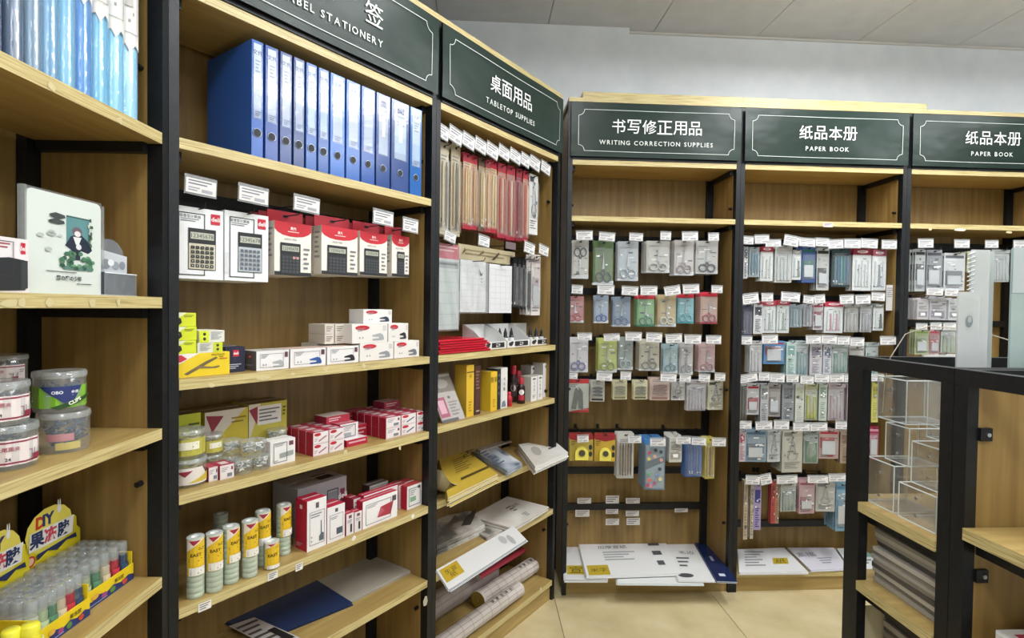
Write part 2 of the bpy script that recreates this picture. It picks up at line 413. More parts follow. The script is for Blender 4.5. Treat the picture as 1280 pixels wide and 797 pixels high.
for u_, z0_, z1_ in ((uB, 1.575, 1.70), (uD, 1.70, 1.78), (uE, 1.60, 1.78), (uF, 1.70, 1.78)):  # dark backing panels, partly black metal, partly painted shade behind the hung goods
    MB().box(.0556, WD - .0556, .2615, .2645, z0_, z1_, 'black_metal').build('backing_and_shade_panel', u_)
# planks lying on top of the right-hand run
def plank(s0, s1, t0, t1, z, lab):
    t = put('wooden_plank', lab, 'plank', 'R', s0, 0, z)
    MB().box(0, s1 - s0, t0, t1, 0, .034, 'wood_shelf', front='wood_edge').build('board', t)
    MB().box(-.0012, 0, t0 + .001, t1 - .001, .001, .033, 'wood_edge').build('end_band', t)
plank(.07, .86, .012, .26, HT + .0305, 'loose wooden plank lying on top above the WRITING CORRECTION SUPPLIES sign')
plank(.862, 1.80, .012, .26, HT + .0305, 'long loose plank lying on top above the left PAPER BOOK sign')

# adhesive leftovers and shelf-edge stickers
def patch(u, run, px, py, w, h, k='cfc294', s0=0, lines=0):
    s, z = P(run, px, py, -.001); m = MB()
    n = 7; e = [(math.cos(2*math.pi*i/n)*w*(.22 + .26*R.random()), math.sin(2*math.pi*i/n)*h*(.22 + .26*R.random())) for i in range(n)] if not lines else [(-w/2, -h/2), (w/2, -h/2), (w/2, h/2), (-w/2, h/2)]
    m.add([(s - s0 + x, -.0012, z + zz) for x, zz in e], [tuple(range(len(e)))], k)
    if lines: m.art([('l', .1, .15, .9, .9, 3, '6b6b78')], w, h, lambda x, zz, q: (s - s0 - w/2 + x, -.0013 - q, z - h/2 + zz))
    m.build('edge_sticker', u)
for x, y, a in ((64, 108, .03), (150, 151, .02)): patch(uA, 'A', x, y, a, .02, s0=-S)
for x, a in ((12, .05), (62, .02), (116, .025), (148, .02), (28, .02)): patch(uA, 'A', x, 378, a, .02, s0=-S)
for x, y, a in ((264, 481, .02), (330, 472, .06), (366, 467, .025), (407, 461, .03), (455, 457, .02), (432, 565, .02), (500, 560, .015), (341, 718, .0)): 
    if a: patch(uB, 'L', x, y, a, .018)
for x, y, a in ((341, 719, .028), (374, 708, .022), (256, 757, .03), (516, 645, .018), (442, 672, .02)): patch(uB, 'L', x, y, a, .02, 'e8e4dc', lines=1 if a > .021 else 0)
patch(uC, 'L', 676, 736, .03, .03, 'd9cbb0', s0=S)
patch(uE, 'R', 1035, 281, .05, .02, 'ead9d8', s0=S, lines=1)
patch(uF, 'R', 1163, 286, .03, .018, s0=2*S); patch(uF, 'R', 1200, 287, .09, .018, 'efece6', s0=2*S); patch(uF, 'R', 1262, 290, .05, .018, s0=2*S)
patch(uB, 'L', 532, 752, .03, .05, 'd8d2c4')
for x0, x1, y0, y1 in ((721.5, 739, 622, 629), (757, 774, 619, 629), (782, 800, 622, 629), (719, 737, 637, 645.5), (757, 773, 636, 642), (782, 799, 638, 645), (843, 860, 635, 640), (757, 774, 648, 656), (783, 800, 647, 656)):
    s, z = P('R', (x0+x1)/2, (y0+y1)/2, .238); a = (x1 - x0)/238; h = (y1 - y0)/238
    m = MB(); m.box(s - a/2, s + a/2, .2375, .2385, z - h/2, z + h/2, 'd9d6d2'); m.art([('l', .08, .1, .9, .9, 3, '84707a')], a, h, lambda x, zz, q: (s - a/2 + x, .2374 - q, z - h/2 + zz))
    m.build('shelf_sticker', uD)

# ---------------------------------------------------------------- generic goods
LOGO = [('r', 0, 0, 1, 1, 'c8192f'), ('t', 'deli', .5, .5, .42, 'f4f0ee', .02)]
def logo(x0, y0, x1, y1, k='c0203a', w=1, h=1):
    return [('r', x0, y0, x1, y1, k), ('t', 'deli', (x0+x1)/2, (y0+y1)/2, (y1-y0)*.42, 'f6eeee')]
def carton(name, label, run, s0, s1, t, z0, h, d, body='e9e8e6', side=None, top=None, art=(), sart=(), tart=(), rz=0, group=None, cat='box', topd=None):
    wd = s1 - s0; u = put(name, label, cat, run, (s0 + s1)/2, t, z0, rz, group)
    MB().box(-wd/2, wd/2, 0, d, 0, h, body, left=side or body, right=side or body, top=top or body).build('carton', u)
    if art: MB().art(art, wd, h, fr(wd, h)).build('printed_front', u)
    if sart: MB().art(sart, d, h, lf(d, h, -wd/2, 0)).build('printed_side', u)
    if tart: MB().art(tart, wd, d, tp(wd, d, -wd/2, 0, h)).build('printed_top', u)
    if name != 'staple_box':
        m = MB(); m.box(-wd/2 + .003, wd/2 - .003, d*.46, d*.54, h + .0001, h + .0008, 'c9c6c0/g'); m.build('sealing_tape', u)
    return u
def cpx(run, x0, x1, ytop, z0, t, d, name, label, **k):      # carton whose front spans photo columns x0..x1
    s0 = P(run, x0, ytop, t)[0]; s1 = P(run, x1, ytop, t)[0]; zt = P(run, x0, ytop, t)[1]
    return carton(name, label, run, s0, s1, t, z0, zt - z0, d, **k)

# lever-arch binders
bx = [312, 329.4, 348, 365, 380.6, 396, 411, 431, 450, 468.5, 487.5, 511, 527]
ords = ['first', 'second', 'third', 'fourth', 'fifth', 'sixth', 'seventh', 'eighth', 'ninth', 'tenth', 'eleventh', 'twelfth']
for i in range(12):
    s0 = P('L', bx[i], 220, .014)[0] + .0035; s1 = P('L', bx[i+1], 220, .014)[0] - .0035; wd = s1 - s0; h = .292
    half = i in (9, 10); blue = ['2f5fb0', '2b4f9c', '2a4686', '28427c', '2c5ca8', '2c58a0', '3068b8', '2f62b0', '2c56a2', '2b4a88', '3a4f86', '2c62a8'][i]
    extra = '' if not half else ', window slot on spine'
    u = put('lever_arch_binder', f'blue lever-arch binder, {ords[i]} from the left on the top shelf{extra}', 'binder', 'L', (s0+s1)/2, .012, 1.7652, 0, 'blue binders on the top shelf')
    m = MB(); m.box(-wd/2, wd/2, 0, .003, 0, h, blue + '/g'); m.box(-wd/2, -wd/2 + .0025, .003, .225, 0, h, blue); m.box(wd/2 - .0025, wd/2, .003, .225, 0, h, blue)
    m.build('cover', u); MB().box(-wd/2 + .006, wd/2 - .006, .01, .215, .004, h - .012, 'd8dade').build('paper_block', u)
    f = fr(wd, h); top, bot = (.975, .34) if not half else (.975, .36)
    MB().art([('r', .17, bot, .83, top, ['a9b8d0', 'b0bccf', 'a4b0c6', '9ca8c0', 'a6bcd8', '9cb4d4'][i % 6]), ('r', .17, bot + .25, .83, top, ['b6c4da', 'bcc6d8', 'b4becf', 'acb6ca', 'b8c8de', 'b0c0d8'][i % 6]), ('r', .17, bot, .83, bot + .07, '98a8c4'), ('t', '得力' if False else '文件', .5, .9, .045, '3b4a78'), ('l', .3, .72, .75, .84, 4, '7c88a8')] + ([('r', .4, .55, .6, .8, 'f2f4f6'), ('r', .3, .86, .7, .93, '33406e')] if half else [('l', .3, bot + .01, .8, bot + .06, 3, '5a6a94')]), wd, h, f).build('spine_card', u)
    MB().box(-wd*.40, wd*.40, -.0028, -.0016, h*bot - .004, h*.985, 'dfe8f4/u.03').build('clear_pocket', u)
    m = MB(); m.ring(0, .062, .0105, .0105, .0016, -.0005, 'aab2bc/m', 16); m.add([(.0092*math.cos(2*math.pi*k/14), -.0026, .062 + .0098*math.sin(2*math.pi*k/14)) for k in range(14)], [tuple(range(14))], '0c1018'); m.build('finger_ring', u)

# price tags on wire hooks
def tag_parts(u, cx, cz, w, h, roll=0, y=0, plate='dfe3e6/t.25'):
    ca, sa = math.cos(roll), math.sin(roll)
    g = lambda x, z, e: (cx + x*ca - z*sa, y - e, cz + x*sa + z*ca)
    m = MB(); ww, hh = w/2 + .0025, h/2 + .004
    m.add([g(-ww, -hh, -.0012), g(ww, -hh, -.0012), g(ww, hh + .004, -.0012), g(-ww, hh + .004, -.0012), g(-ww, -hh, .0004), g(ww, -hh, .0004), g(ww, hh+.004, .0004), g(-ww, hh+.004, .0004)],
          [(4, 5, 6, 7), (3, 2, 1, 0), (0, 1, 5, 4), (2, 3, 7, 6), (1, 2, 6, 5), (3, 0, 4, 7)], plate); m.build('tag_holder', u)
    m = MB(); f = lambda x, z, e: g(x - w/2, z - h/2, .0008 + e)
    m.art([('r', 0, 0, 1, 1, 'dddbd9'), ('l', .08, .5, .85, .92, 2, '70707c'), ('l', .08, .08, .45, .42, 2, '8a8a94'), ('r', .52, .12, .88, .34, 'a4a4ac')], w, h, f); m.build('price_tag', u)
def hook(run, s, zrod, tagbox, desc, tback=.24, tf=.02, key='12151a'):
    # tagbox: (s, z, w, h, roll) or None
    u = put('peg_hook', f'black wire hook {"and white price tag" if tagbox else "without a tag"} holding the {desc}', 'hook', run, s, tf, zrod)
    m = MB(); L = tback - tf - .0005; m.tube([(0, L, .004), (0, .012, .003), (0, .004, .008), (0, .002, .016)], .0017, key, 5)
    if tagbox: 
        dz = tagbox[1] - zrod; m.tube([(0, L, .010), (0, L*.5, max(dz, .012)), (tagbox[0] - s, .004, dz)], .0014, key, 5)
    m.build('wire', u)
    m = MB(); m.box(-.008, .008, L - .003, L - .0002, -.006, .018, key); m.build('clamp', u)
    if tagbox: tag_parts(u, tagbox[0] - s, tagbox[1] - zrod, tagbox[2], tagbox[3], tagbox[4])
    return u

def fuzz(k2, n=10, x0=.08, y0=.05, x1=.92, y1=.82):
    # small printed marks scattered over a card
    o = []
    for _ in range(n):
        a = R.uniform(x0, x1 - .12); b = R.uniform(y0, y1 - .05); w_ = R.uniform(.06, .30); h_ = R.uniform(.012, .05)
        o.append(('r', a, b, min(a + w_, x1), b + h_, R.choice([k2, '3c4046', '5c6066', 'f2f2f0', 'e6e8ea', '8c9096'])))
    return o
# hanging packs; origin at the bottom centre of the card, front faces -y
def scissors(cx, z0, w, h, y, kh, kb='c9cdd2/m', up=True):
    m = MB(); f = 1 if up else -1; zc = z0 + h*.42 if up else z0 + h*.58
    r = w*.20; ro = h*.145; zr = zc - f*h*.265
    for q in (-1, 1):
        m.ring(cx + q*w*.215, zr, r, ro, w*.055, y, kh, 12)
        m.prism([(cx + q*w*.11 - w*.05, zr + f*ro*.8), (cx + q*w*.11 + w*.05, zr + f*ro*.8), (cx - q*w*.02 + w*.045, zc), (cx - q*w*.02 - w*.045, zc)][::(1 if up else -1)], y - .002, y + .002, kh)
        m.prism([(cx - q*w*.07, zc - f*h*.02), (cx + q*w*.03, zc - f*h*.02), (cx + q*w*.035, zc + f*h*.2), (cx + q*w*.0, zc + f*h*.5)][::(1 if up else -1)], y - .0012*(1+q), y + .0012, kb)
    m.tube([(cx, y - .003, zc), (cx, y + .002, zc)], w*.035, 'd8d8d8/m', 8)
    return m
def blister(x0, x1, z0, z1, d, k='eef3f5/t.10', b=.004):
    m = MB(); vs = [(x0, 0, z0), (x1, 0, z0), (x1, 0, z1), (x0, 0, z1), (x0+b, -d, z0+b), (x1-b, -d, z0+b), (x1-b, -d, z1-b), (x0+b, -d, z1-b)]
    m.add(vs, [(4, 5, 6, 7), (0, 1, 5, 4), (1, 2, 6, 5), (2, 3, 7, 6), (3, 0, 4, 7)], k); return m
def card(u, w, h, k, art, th=.0012, name='backing_card', slot=True):
    m = MB(); m.box(-w/2, w/2, 0, th, 0, h, k)
    m.art(art + ([('e', .5, 1 - .045, .10, .045*.35, '15161a')] if slot else []), w, h, fr(w, h)); m.build(name, u)
def pack(style, w, h, c1, c2):
    """parts of one hanging pack; returns the list of (name, builder) through the parent u"""
    def make(u):
        if style in ('sc', 'sch', 'scd'):
            hd = {'sc': c1, 'sch': 'b8243a', 'scd': c1}[style]
            card(u, w, h, c1, [('r', 0, .86, 1, 1, hd), ('l', .12, .80, .6, .855, 2, '8d8f94')] + fuzz(c2, 12) + [('p', [(.0, .0), (1, .0), (1, .10), (.0, .05)], c2 if style == 'sch' else 'c7ccd0')] + ([('e', .5, .93, .38, .05, 'c01f2f')] if style == 'sch' else []))
            scissors(0, h*.06, w*.86, h*.74, -.004, c2, up=style != 'scd').build('scissors', u)
            blister(-w*.46, w*.46, h*.03, h*.84, .009).build('blister', u)
        elif style == 'pen':
            h1_, _, bd_ = c1.partition('|'); card(u, w, h, bd_ or h1_, [('r', 0, .88, 1, 1, h1_), ('l', .15, .80, .8, .87, 2, '77797e'), ('r', 0, 0, 1, .07, h1_)] + fuzz(h1_, 6, y1=.2))
            n = max(1, int(w/.016)); cols = c2.split(',')
            for i in range(n):
                x = (i - (n-1)/2)*w*.8/n; k = cols[i % len(cols)]
                m = MB(); m.lathe([(.0006, h*.05), (.0035, h*.12), (.0042, h*.2), (.0042, h*.72), (.0028, h*.76), (.0028, h*.79)], k + '/g', 8, (x, -.0055)); m.build('pen', u)
            blister(-w*.47, w*.47, h*.03, h*.82, .012).build('blister', u)
        elif style == 'box':
            m = MB(); m.box(-w/2, w/2, -.014, 0, 0, h*.9, c1, left='b9bcc0', right='b9bcc0'); m.box(-w/2, w/2, -.0015, 0, h*.9, h, c1); m.build('carton', u)
            m = MB(); m.art([('r', .1, .12, .9, .42, c2), ('l', .15, .5, .85, .7, 4, '6d7076'), ('r', .1, .78, .5, .86, c2), ('r', .3, .2, .7, .34, 'f0f0ee')] + fuzz(c2, 8), w, h*.9, fr(w, h*.9, -.014)); m.build('printed_front', u)
        elif style == 'bag':
            vs = []; nx, nz = 5, 9
            for j in range(nz+1):
                for i in range(nx+1):
                    x = -w/2 + w*i/nx; z = h*j/nz; e = math.sin(math.pi*i/nx)*math.sin(math.pi*min(1, j/nz*1.15))
                    vs.append((x*(1 + .03*math.sin(j*2.1)), -.0105*e - .002*math.sin(i*2.3 + j*1.7)*e, z))
            m = MB(); m.add(vs, [(j*(nx+1)+i, j*(nx+1)+i+1, (j+1)*(nx+1)+i+1, (j+1)*(nx+1)+i) for j in range(nz) for i in range(nx)], 'e9eef0/t.20', True); m.build('poly_bag', u)
            card(u, w*.96, h, c1, [('l', .15, .62, .85, .8, 4, '888c92'), ('r', .12, .12, .88, .16, c2)] + fuzz('2c2e34', 12), .001)
            n = max(2, int(w/.02))
            for i in range(n):
                x = (i - (n-1)/2)*w*.8/n
                m = MB(); m.box(x - w*.3/n, x + w*.3/n, -.006, -.001, h*.06, h*(.7 + .08*math.sin(i*5)), c2, top='ffffff'); m.build('ruler', u)
            m = MB(); m.box(-w/2, w/2, -.0035, .0018, h*.90, h, c1); m.art([('l', .15, .2, .85, .8, 2, '77787e')], w, h*.1, fr(w, h*.1, -.0035, None, h*.9)); m.build('header_card', u)
        elif style == 'bagr':
            card(u, w, h, 'd9dcdc', [('r', .1, .08, .9, .12, c2)] + fuzz(c2, 12), .001)
            n = max(2, int(w/.018))
            for i in range(n):
                x = (i - (n-1)/2)*w*.82/n; m = MB(); m.prism([(x - w*.22/n, h*.1), (x + w*.3/n, h*.1), (x + w*.12/n, h*(.72 - .1*(i % 2))), (x - w*.12/n, h*(.72 - .1*(i % 2)))], -.006, -.002, c2 if i % 2 else 'c5ccce/g'); m.build('drawing_tool', u)
            blister(-w*.48, w*.48, h*.02, h*.84, .011).build('blister', u)
            m = MB(); m.box(-w/2, w/2, -.003, .0018, h*.85, h, c1); m.art([('e', .5, .5, .3, .25, 'e8d8dc'), ('l', .3, .3, .7, .7, 2, c1)], w, h*.15, fr(w, h*.15, -.003, None, h*.85)); m.build('header_card', u)
        elif style == 'comp':
            card(u, w, h, c1, [('l', .12, .08, .85, .24, 4, '6c6c6a'), ('r', .08, .87, .5, .96, c2)] + fuzz(c2, 10))
            m = MB()
            for q in (-1, 1): m.tube([(0, -.006, h*.82), (q*w*.10, -.006, h*.62), (q*w*.22, -.005, h*.30)], [.003, .0028, .0012], 'b9bec4/m', 7)
            m.tube([(0, -.006, h*.80), (0, -.006, h*.87)], .003, '3a3d42', 8); m.build('compass', u)
            m = MB(); m.ring(w*.0, h*.40, w*.26, h*.10, .0012, -.004, c2, 14); m.build('protractor_ring', u)
            blister(-w*.46, w*.46, h*.26, h*.88, .011).build('blister', u)
        elif style == 'knife':
            card(u, w, h, c1, [('r', 0, .88, 1, 1, c2), ('p', [(0, 0), (1, 0), (1, .14)], c2), ('l', .1, .76, .5, .86, 2, '77797e')])
            for q, a in ((-.17, .10), (.15, -.06)):
                m = MB(); m.prism([(w*(q - .10), h*.12), (w*(q + .10), h*.10), (w*(q + .13 + a), h*.62), (w*(q + a), h*.76), (w*(q - .08 + a), h*.60)], -.009, -.002, '3c4438'); m.prism([(w*(q + a - .03), h*.62), (w*(q + .08 + a), h*.62), (w*(q + a + .02), h*.80)], -.006, -.004, 'cfd3d6/m'); m.build('cutter', u)
            blister(-w*.47, w*.47, h*.05, h*.83, .012).build('blister', u)
        elif style == 'clip':
            card(u, w, h, c1, [('l', .12, .80, .85, .92, 2, '77797e'), ('r', .1, .05, .9, .14, c2)])
            for q in range(3):
                m = MB(); z = h*(.28 + .16*q); m.prism([(-w*.36, z), (w*.30, z - h*.03), (w*.38, z + h*.05), (w*.1, z + h*.10), (-w*.30, z + h*.07)], -.007, -.002, c2); m.build('blade', u)
            blister(-w*.45, w*.45, h*.18, h*.78, .009).build('blister', u)
        elif style == 'tape':
            card(u, w, h, c1, [('r', 0, .80, 1, 1, c2), ('p', [(0, .8), (1, .8), (.5, .72)], c2), ('e', .9, .5, .08, .10, '2a2a22'), ('e', .9, .25, .08, .1, '2a2a22'), ('l', .05, .55, .3, .75, 3, '6b5a20')])
            m = MB(); rr = w*.28; n = 16; pts = [(rr*math.cos(a), h*.30 + rr*math.sin(a)) for a in [math.pi*i/(n-1) for i in range(n)]] + [(-rr, h*.06), (rr, h*.06)]
            m.prism(pts, -.02, -.001, 'e8dc62/g'); m.build('tape_dispenser', u)
            m = MB(); m.tube([(0, -.0205, h*.32), (0, -.023, h*.32)], rr*.55, '4a4430', 16); m.ring(0, h*.32, rr*.55, rr*.55, .002, -.022, 'c9c05a', 16); m.build('tape_reel', u)
        elif style == 'paint':
            card(u, w, h, c1, [('r', 0, .90, 1, 1, '3c78b4'), ('r', .06, .04, .94, .88, '8fa0ac'), ('p', [(.06, .4), (.94, .55), (.94, .68), (.06, .55)], '56646e')])
            pc = ['e0507c', 'f0d860', 'f4c0a0', '24303c', '24303c', '62b878', 'f0643c', 'b8487c', 'e88ca0', 'f8e088', '24303c', 'c04070', 'e0a090', '7898c8']
            pos = [(.22, .74), (.2, .62), (.48, .67), (.52, .79), (.78, .76), (.2, .32), (.24, .2), (.5, .14), (.3, .08), (.76, .22), (.74, .42), (.16, .1), (.8, .6), (.62, .3)]
            for (a, b), k in zip(pos, pc):
                m = MB(); m.tube([((a - .5)*w, -.0012, b*h), ((a - .5)*w, -.007, b*h)], w*.085, k + '/g', 12); m.build('paint_pot', u)
            blister(-w*.48, w*.48, h*.02, h*.9, .010).build('blister', u)
        elif style == 'cardp':
            q1 = R.uniform(.3, .6); card(u, w, h, c1, [('r', .06, .86, .94, .93, c2), ('r', .06, q1 - .2, R.uniform(.6, .94), q1 + .18, c2), ('l', .1, .05, .9, .14, 2, '6a6c74')] + fuzz(c1, 8, y0=q1 - .2, y1=q1 + .18) + fuzz(c2, 8), .003)
            m = MB(); m.bbox(-w*.36, w*.30, -.006, -.0025, h*.16, h*(q1 + .05), 'b8bcc0' if w > .05 else c2, .003); m.build('raised_piece', u)
            blister(-w*.44, w*.44, h*.10, h*.80, .009).build('blister', u)
        elif style == 'stick':
            m = MB(); m.box(-w/2, w/2, -.010, 0, 0, h, c1, left=c2); m.build('ruler_body', u)
            m = MB(); m.art([('l', .2, .05, .8, .5, 9, c2), ('r', .15, .62, .85, .9, c2)] + fuzz(c1, 6, y0=.6, y1=.92) + fuzz(c2, 6), w, h, fr(w, h, -.010)); m.build('printed_front', u)
        elif style == 'frame':
            m = MB()
            for a, b in (((-w/2, 0), (-w/2, h)), ((w/2, 0), (w/2, h)), ((-w/2, 0), (w/2, 0)), ((-w/2, h), (w/2, h)), ((0, 0), (0, h))): m.tube([(a[0], -.003, a[1]), (b[0], -.003, b[1])], .0018, 'd5dadd/m', 6)
            m.build('steel_frame', u)
    return make
SP = ['first', 'second', 'third', 'fourth', 'fifth', 'sixth', 'seventh', 'eighth', 'ninth', 'tenth']
ORD = ['top', 'second', 'third', 'fourth', 'fifth', 'bottom']
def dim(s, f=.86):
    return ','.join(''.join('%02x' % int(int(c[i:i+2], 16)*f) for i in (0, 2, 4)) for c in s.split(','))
def hang_row(run, where, packs, tags, t=.07, lift=0.0):
    used = set(); lowz = None
    for (x0, x1, y0, y1, st, c1, c2, n, desc) in packs:
        xm, ym = (x0 + x1)/2, (y0 + y1)/2
        sc = P(run, xm, ym, t)[0]; sa = P(run, x0, ym, t)[0]; sb = P(run, x1, ym, t)[0]; w = abs(sb - sa)
        zb = P(run, xm, y1, t)[1]; zt = P(run, xm, y0, t)[1]; h = zt - zb
        c = 'pack' if st not in ('box', 'stick') else 'box'
        nm = {'sc': 'scissors_pack', 'sch': 'scissors_pack', 'scd': 'scissors_pack', 'pen': 'pen_pack', 'box': 'stationery_box', 'bag': 'ruler_pack', 'bagr': 'drawing_set_pack', 'comp': 'compass_pack', 'knife': 'cutter_pack', 'clip': 'blade_pack', 'tape': 'tape_pack', 'paint': 'paint_set_pack', 'cardp': 'stationery_card', 'stick': 'ruler_box', 'frame': 'steel_frame_pack'}[st]
        u = put(nm, f'{desc} {where}', c, run, sc, t, zb, rad(R.uniform(-5, 5)))
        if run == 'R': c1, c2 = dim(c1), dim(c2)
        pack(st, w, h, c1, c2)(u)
        stp = .0165 if st not in ('tape',) else .026
        n = min(n, int((.225 - t)/stp))
        for k in range(1, n + 1):
            dup(u, W(run, sc + R.uniform(-.002, .002), t + k*stp + .001, zb + R.uniform(-.001, .001)), label=f'{SP[k-1]} spare behind the front {desc}', group=f'spares behind the {desc}', rz=RUN[run][4] + rad(R.uniform(-1, 1)))
        bt = None; bd = 22
        for i, tg in enumerate(tags):
            if i not in used and abs((tg[0] + tg[1])/2 - xm) < bd: bd = abs((tg[0] + tg[1])/2 - xm); bt = i
        tb = None
        if bt is not None:
            used.add(bt); tb = tagbox(run, tags[bt])
        hook(run, sc, zt - h*.045 if st not in ('stick', 'frame') else zt - .004, tb, desc)
    for i, tg in enumerate(tags):
        if i in used: continue
        b = tagbox(run, tg); near = min(packs, key=lambda p: abs((p[0]+p[1])/2 - (tg[0]+tg[1])/2))
        u = put('price_tag_hook', f'spare black hook with a white price tag beside the {near[8]}', 'hook', run, b[0], .02, b[1])
        m = MB(); m.tube([(0, .2195, .006), (0, .1, .004), (0, .003, .0)], .0016, '12151a', 5); m.build('wire', u)
        tag_parts(u, 0, 0, b[2], b[3], b[4])
def tagbox(run, tg):
    x0, x1, y0, y1 = tg[:4]; sc, zc = P(run, (x0+x1)/2, (y0+y1)/2, .015)
    w = abs(P(run, x1, (y0+y1)/2, .015)[0] - P(run, x0, (y0+y1)/2, .015)[0]); h = abs(P(run, (x0+x1)/2, y0, .015)[1] - P(run, (x0+x1)/2, y1, .015)[1])
    return sc, zc, w*.97, h*.86, (tg[4] if len(tg) > 4 else R.uniform(-.06, .05))

# ---------------------------------------------------------------- bay D: scissors, cutters, compasses
wh = lambda n: f'in the {ORD[n]} row of the scissors bay'
hang_row('R', wh(0), [
 (715, 735.5, 300, 348, 'scd', 'd4d3cc', '26262a', 2, 'white pack of dark-handled shears'),
 (741, 767, 301, 356, 'sc', '5d7a45', '1f2b22', 2, 'green pointed pack of dark scissors'),
 (772, 797.7, 301.6, 350.6, 'sc', 'c3ccd2', 'aab8c0', 3, 'pale blue-white pack of long scissors'),
 (808, 837, 301, 340.6, 'sc', 'd3d3cb', 'b9b9b2', 5, 'clear bag of ivory-handled scissors'),
 (843, 867, 300, 344, 'sc', 'd8d3d0', 'a89d9c', 4, 'white pack of pinkish steel scissors'),
 (870, 897, 301, 342, 'sc', 'd6d6d2', '3a3c40', 6, 'white pack of grey-black thread snips')],
 [(720.5, 741, 289, 300, .03), (749, 769, 291, 301), (787, 804, 292, 301), (826, 839, 290, 300), (853, 873, 290, 301), (886, 899, 291.6, 301)])
hang_row('R', wh(1), [
 (709, 729.5, 370, 403, 'sc', 'c9898c', 'c43a46', 2, 'red-handled scissors pack'),
 (742.7, 760.6, 369, 403.6, 'sc', 'a9bcd2', '2b56b4', 2, 'royal blue scissors pack'),
 (766, 788, 370.7, 408, 'sc', '8d9fb4', '5677a6', 3, 'steel blue scissors pack'),
 (796.5, 818, 368, 408, 'sch', '8fc088', '3c8a6a', 3, 'green and violet scissors pack'),
 (822, 845, 368, 408, 'sc', 'cdb98c', 'd9d9c9', 2, 'tan pack of ivory-ringed scissors'),
 (847, 867, 367, 404, 'sch', '7fc3cc', '5ab4c4', 2, 'turquoise scissors pack'),
 (875.4, 897, 365, 404.6, 'sch', 'd7b3a4', 'b8485c', 4, 'pink and yellow scissors pack')],
 [(715, 728.6, 357, 367), (747, 768, 357, 368), (777.5, 798, 358.5, 369), (801, 822, 358, 369), (831, 851, 358, 369, .16), (854, 874.5, 356, 367, .05), (890, 903.6, 357.5, 366)])
hang_row('R', wh(2), [
 (711, 735, 421.5, 465, 'sc', 'e2e0e6', '7a76b0', 2, 'white pack of purple scissors'),
 (748, 771, 422.5, 465, 'sc', 'c5d070', '9aa83c', 4, 'lime green scissors pack'),
 (772.5, 791, 421, 462, 'sc', '9aa8a4', 'b2c6c2', 2, 'grey-teal scissors pack'),
 (799, 824, 424, 463, 'sc', 'cfcab6', '8c8c84', 4, 'beige pack of grey scissors'),
 (829, 847, 430, 466, 'sc', 'b4d0d6', '6f9fb0', 2, 'sky blue scissors pack'),
 (849.5, 866, 428, 468, 'sc', 'cdcccc', 'a6a4ac', 2, 'grey pack with dotted safety scissors'),
 (873, 893.5, 428, 465, 'sc', 'dcb8b8', 'c08a90', 3, 'pale pink scissors pack')],
 [(722, 740, 417, 425), (755, 775, 418, 426), (782, 802.5, 416, 426), (808, 828, 416.5, 428), (832.5, 853, 418, 429, .06), (856, 877, 419, 430), (883, 902, 420, 430)], t=.075)
hang_row('R', wh(3), [
 (707.5, 736, 474, 515, 'knife', 'c3c8bc', 'c43438', 1, 'dark cutter pair on red card'),
 (738, 755.6, 475, 501.6, 'clip', 'c6c3b8', '2c2c2c', 2, 'pack of small black blades'),
 (766, 784, 475, 499, 'clip', 'dcd6ae', '8c8a6a', 2, 'left cream blade pack'),
 (791.5, 809.6, 475, 499, 'clip', 'dcd6ae', '6f6d55', 2, 'right cream blade pack'),
 (812.5, 837, 472, 500, 'clip', 'd5bcae', 'a07c72', 3, 'pinkish tan blade pack'),
 (839, 856, 474, 500, 'comp', 'c9c7c4', '83868c', 2, 'small grey compass pack'),
 (858, 882.5, 475, 513, 'bag', 'c8c2c4', 'b3aeb6', 2, 'silvery bag of compass parts'),
 (884.5, 904, 476, 512, 'comp', 'd8d4bc', '4c4c48', 2, 'cream card with steel compass')],
 [(710, 722, 466, 473.5), (746, 765.5, 466, 476, -.05), (776, 789, 465, 475), (826, 846, 467, 477, -.05), (850, 864, 469, 477), (874, 888, 468, 477), (894, 907, 467, 476)], t=.07)
hang_row('R', wh(4), [
 (712, 741, 542, 575.5, 'tape', 'c8b44e', 'a8202c', 1, 'left yellow correction tape on red-topped card'),
 (743.5, 769, 542, 576.5, 'tape', 'd6b03c', 'a8202c', 1, 'right yellow correction tape on red-topped card'),
 (771.5, 792, 541, 597.5, 'pen', 'dddbd4', '8a6a42,6b4a30,a08a50', 3, 'white-framed pack of brown pencils'),
 (806, 831, 549, 612, 'paint', '7f97a8', '3c78b4', 7, 'blue set of coloured paint pots'),
 (835, 851, 543, 576.5, 'box', 'd8d6cc', 'b3afa4', 4, 'white slim eraser carton'),
 (856, 877.5, 549, 595.6, 'pen', '3c6cb0', '2a5cb8,4f7cc0', 3, 'deep blue pen pack'),
 (881, 893.4, 547, 598, 'pen', 'e0d264', 'd8b23c,8a5a30', 3, 'yellow pencil pack')],
 [(722, 736, 544.6, 553), (785.6, 802, 545, 554), (813, 832.5, 548, 558), (845.6, 864, 546, 555), (865, 883, 547, 556.6), (890.6, 908, 548, 558)], t=.06)

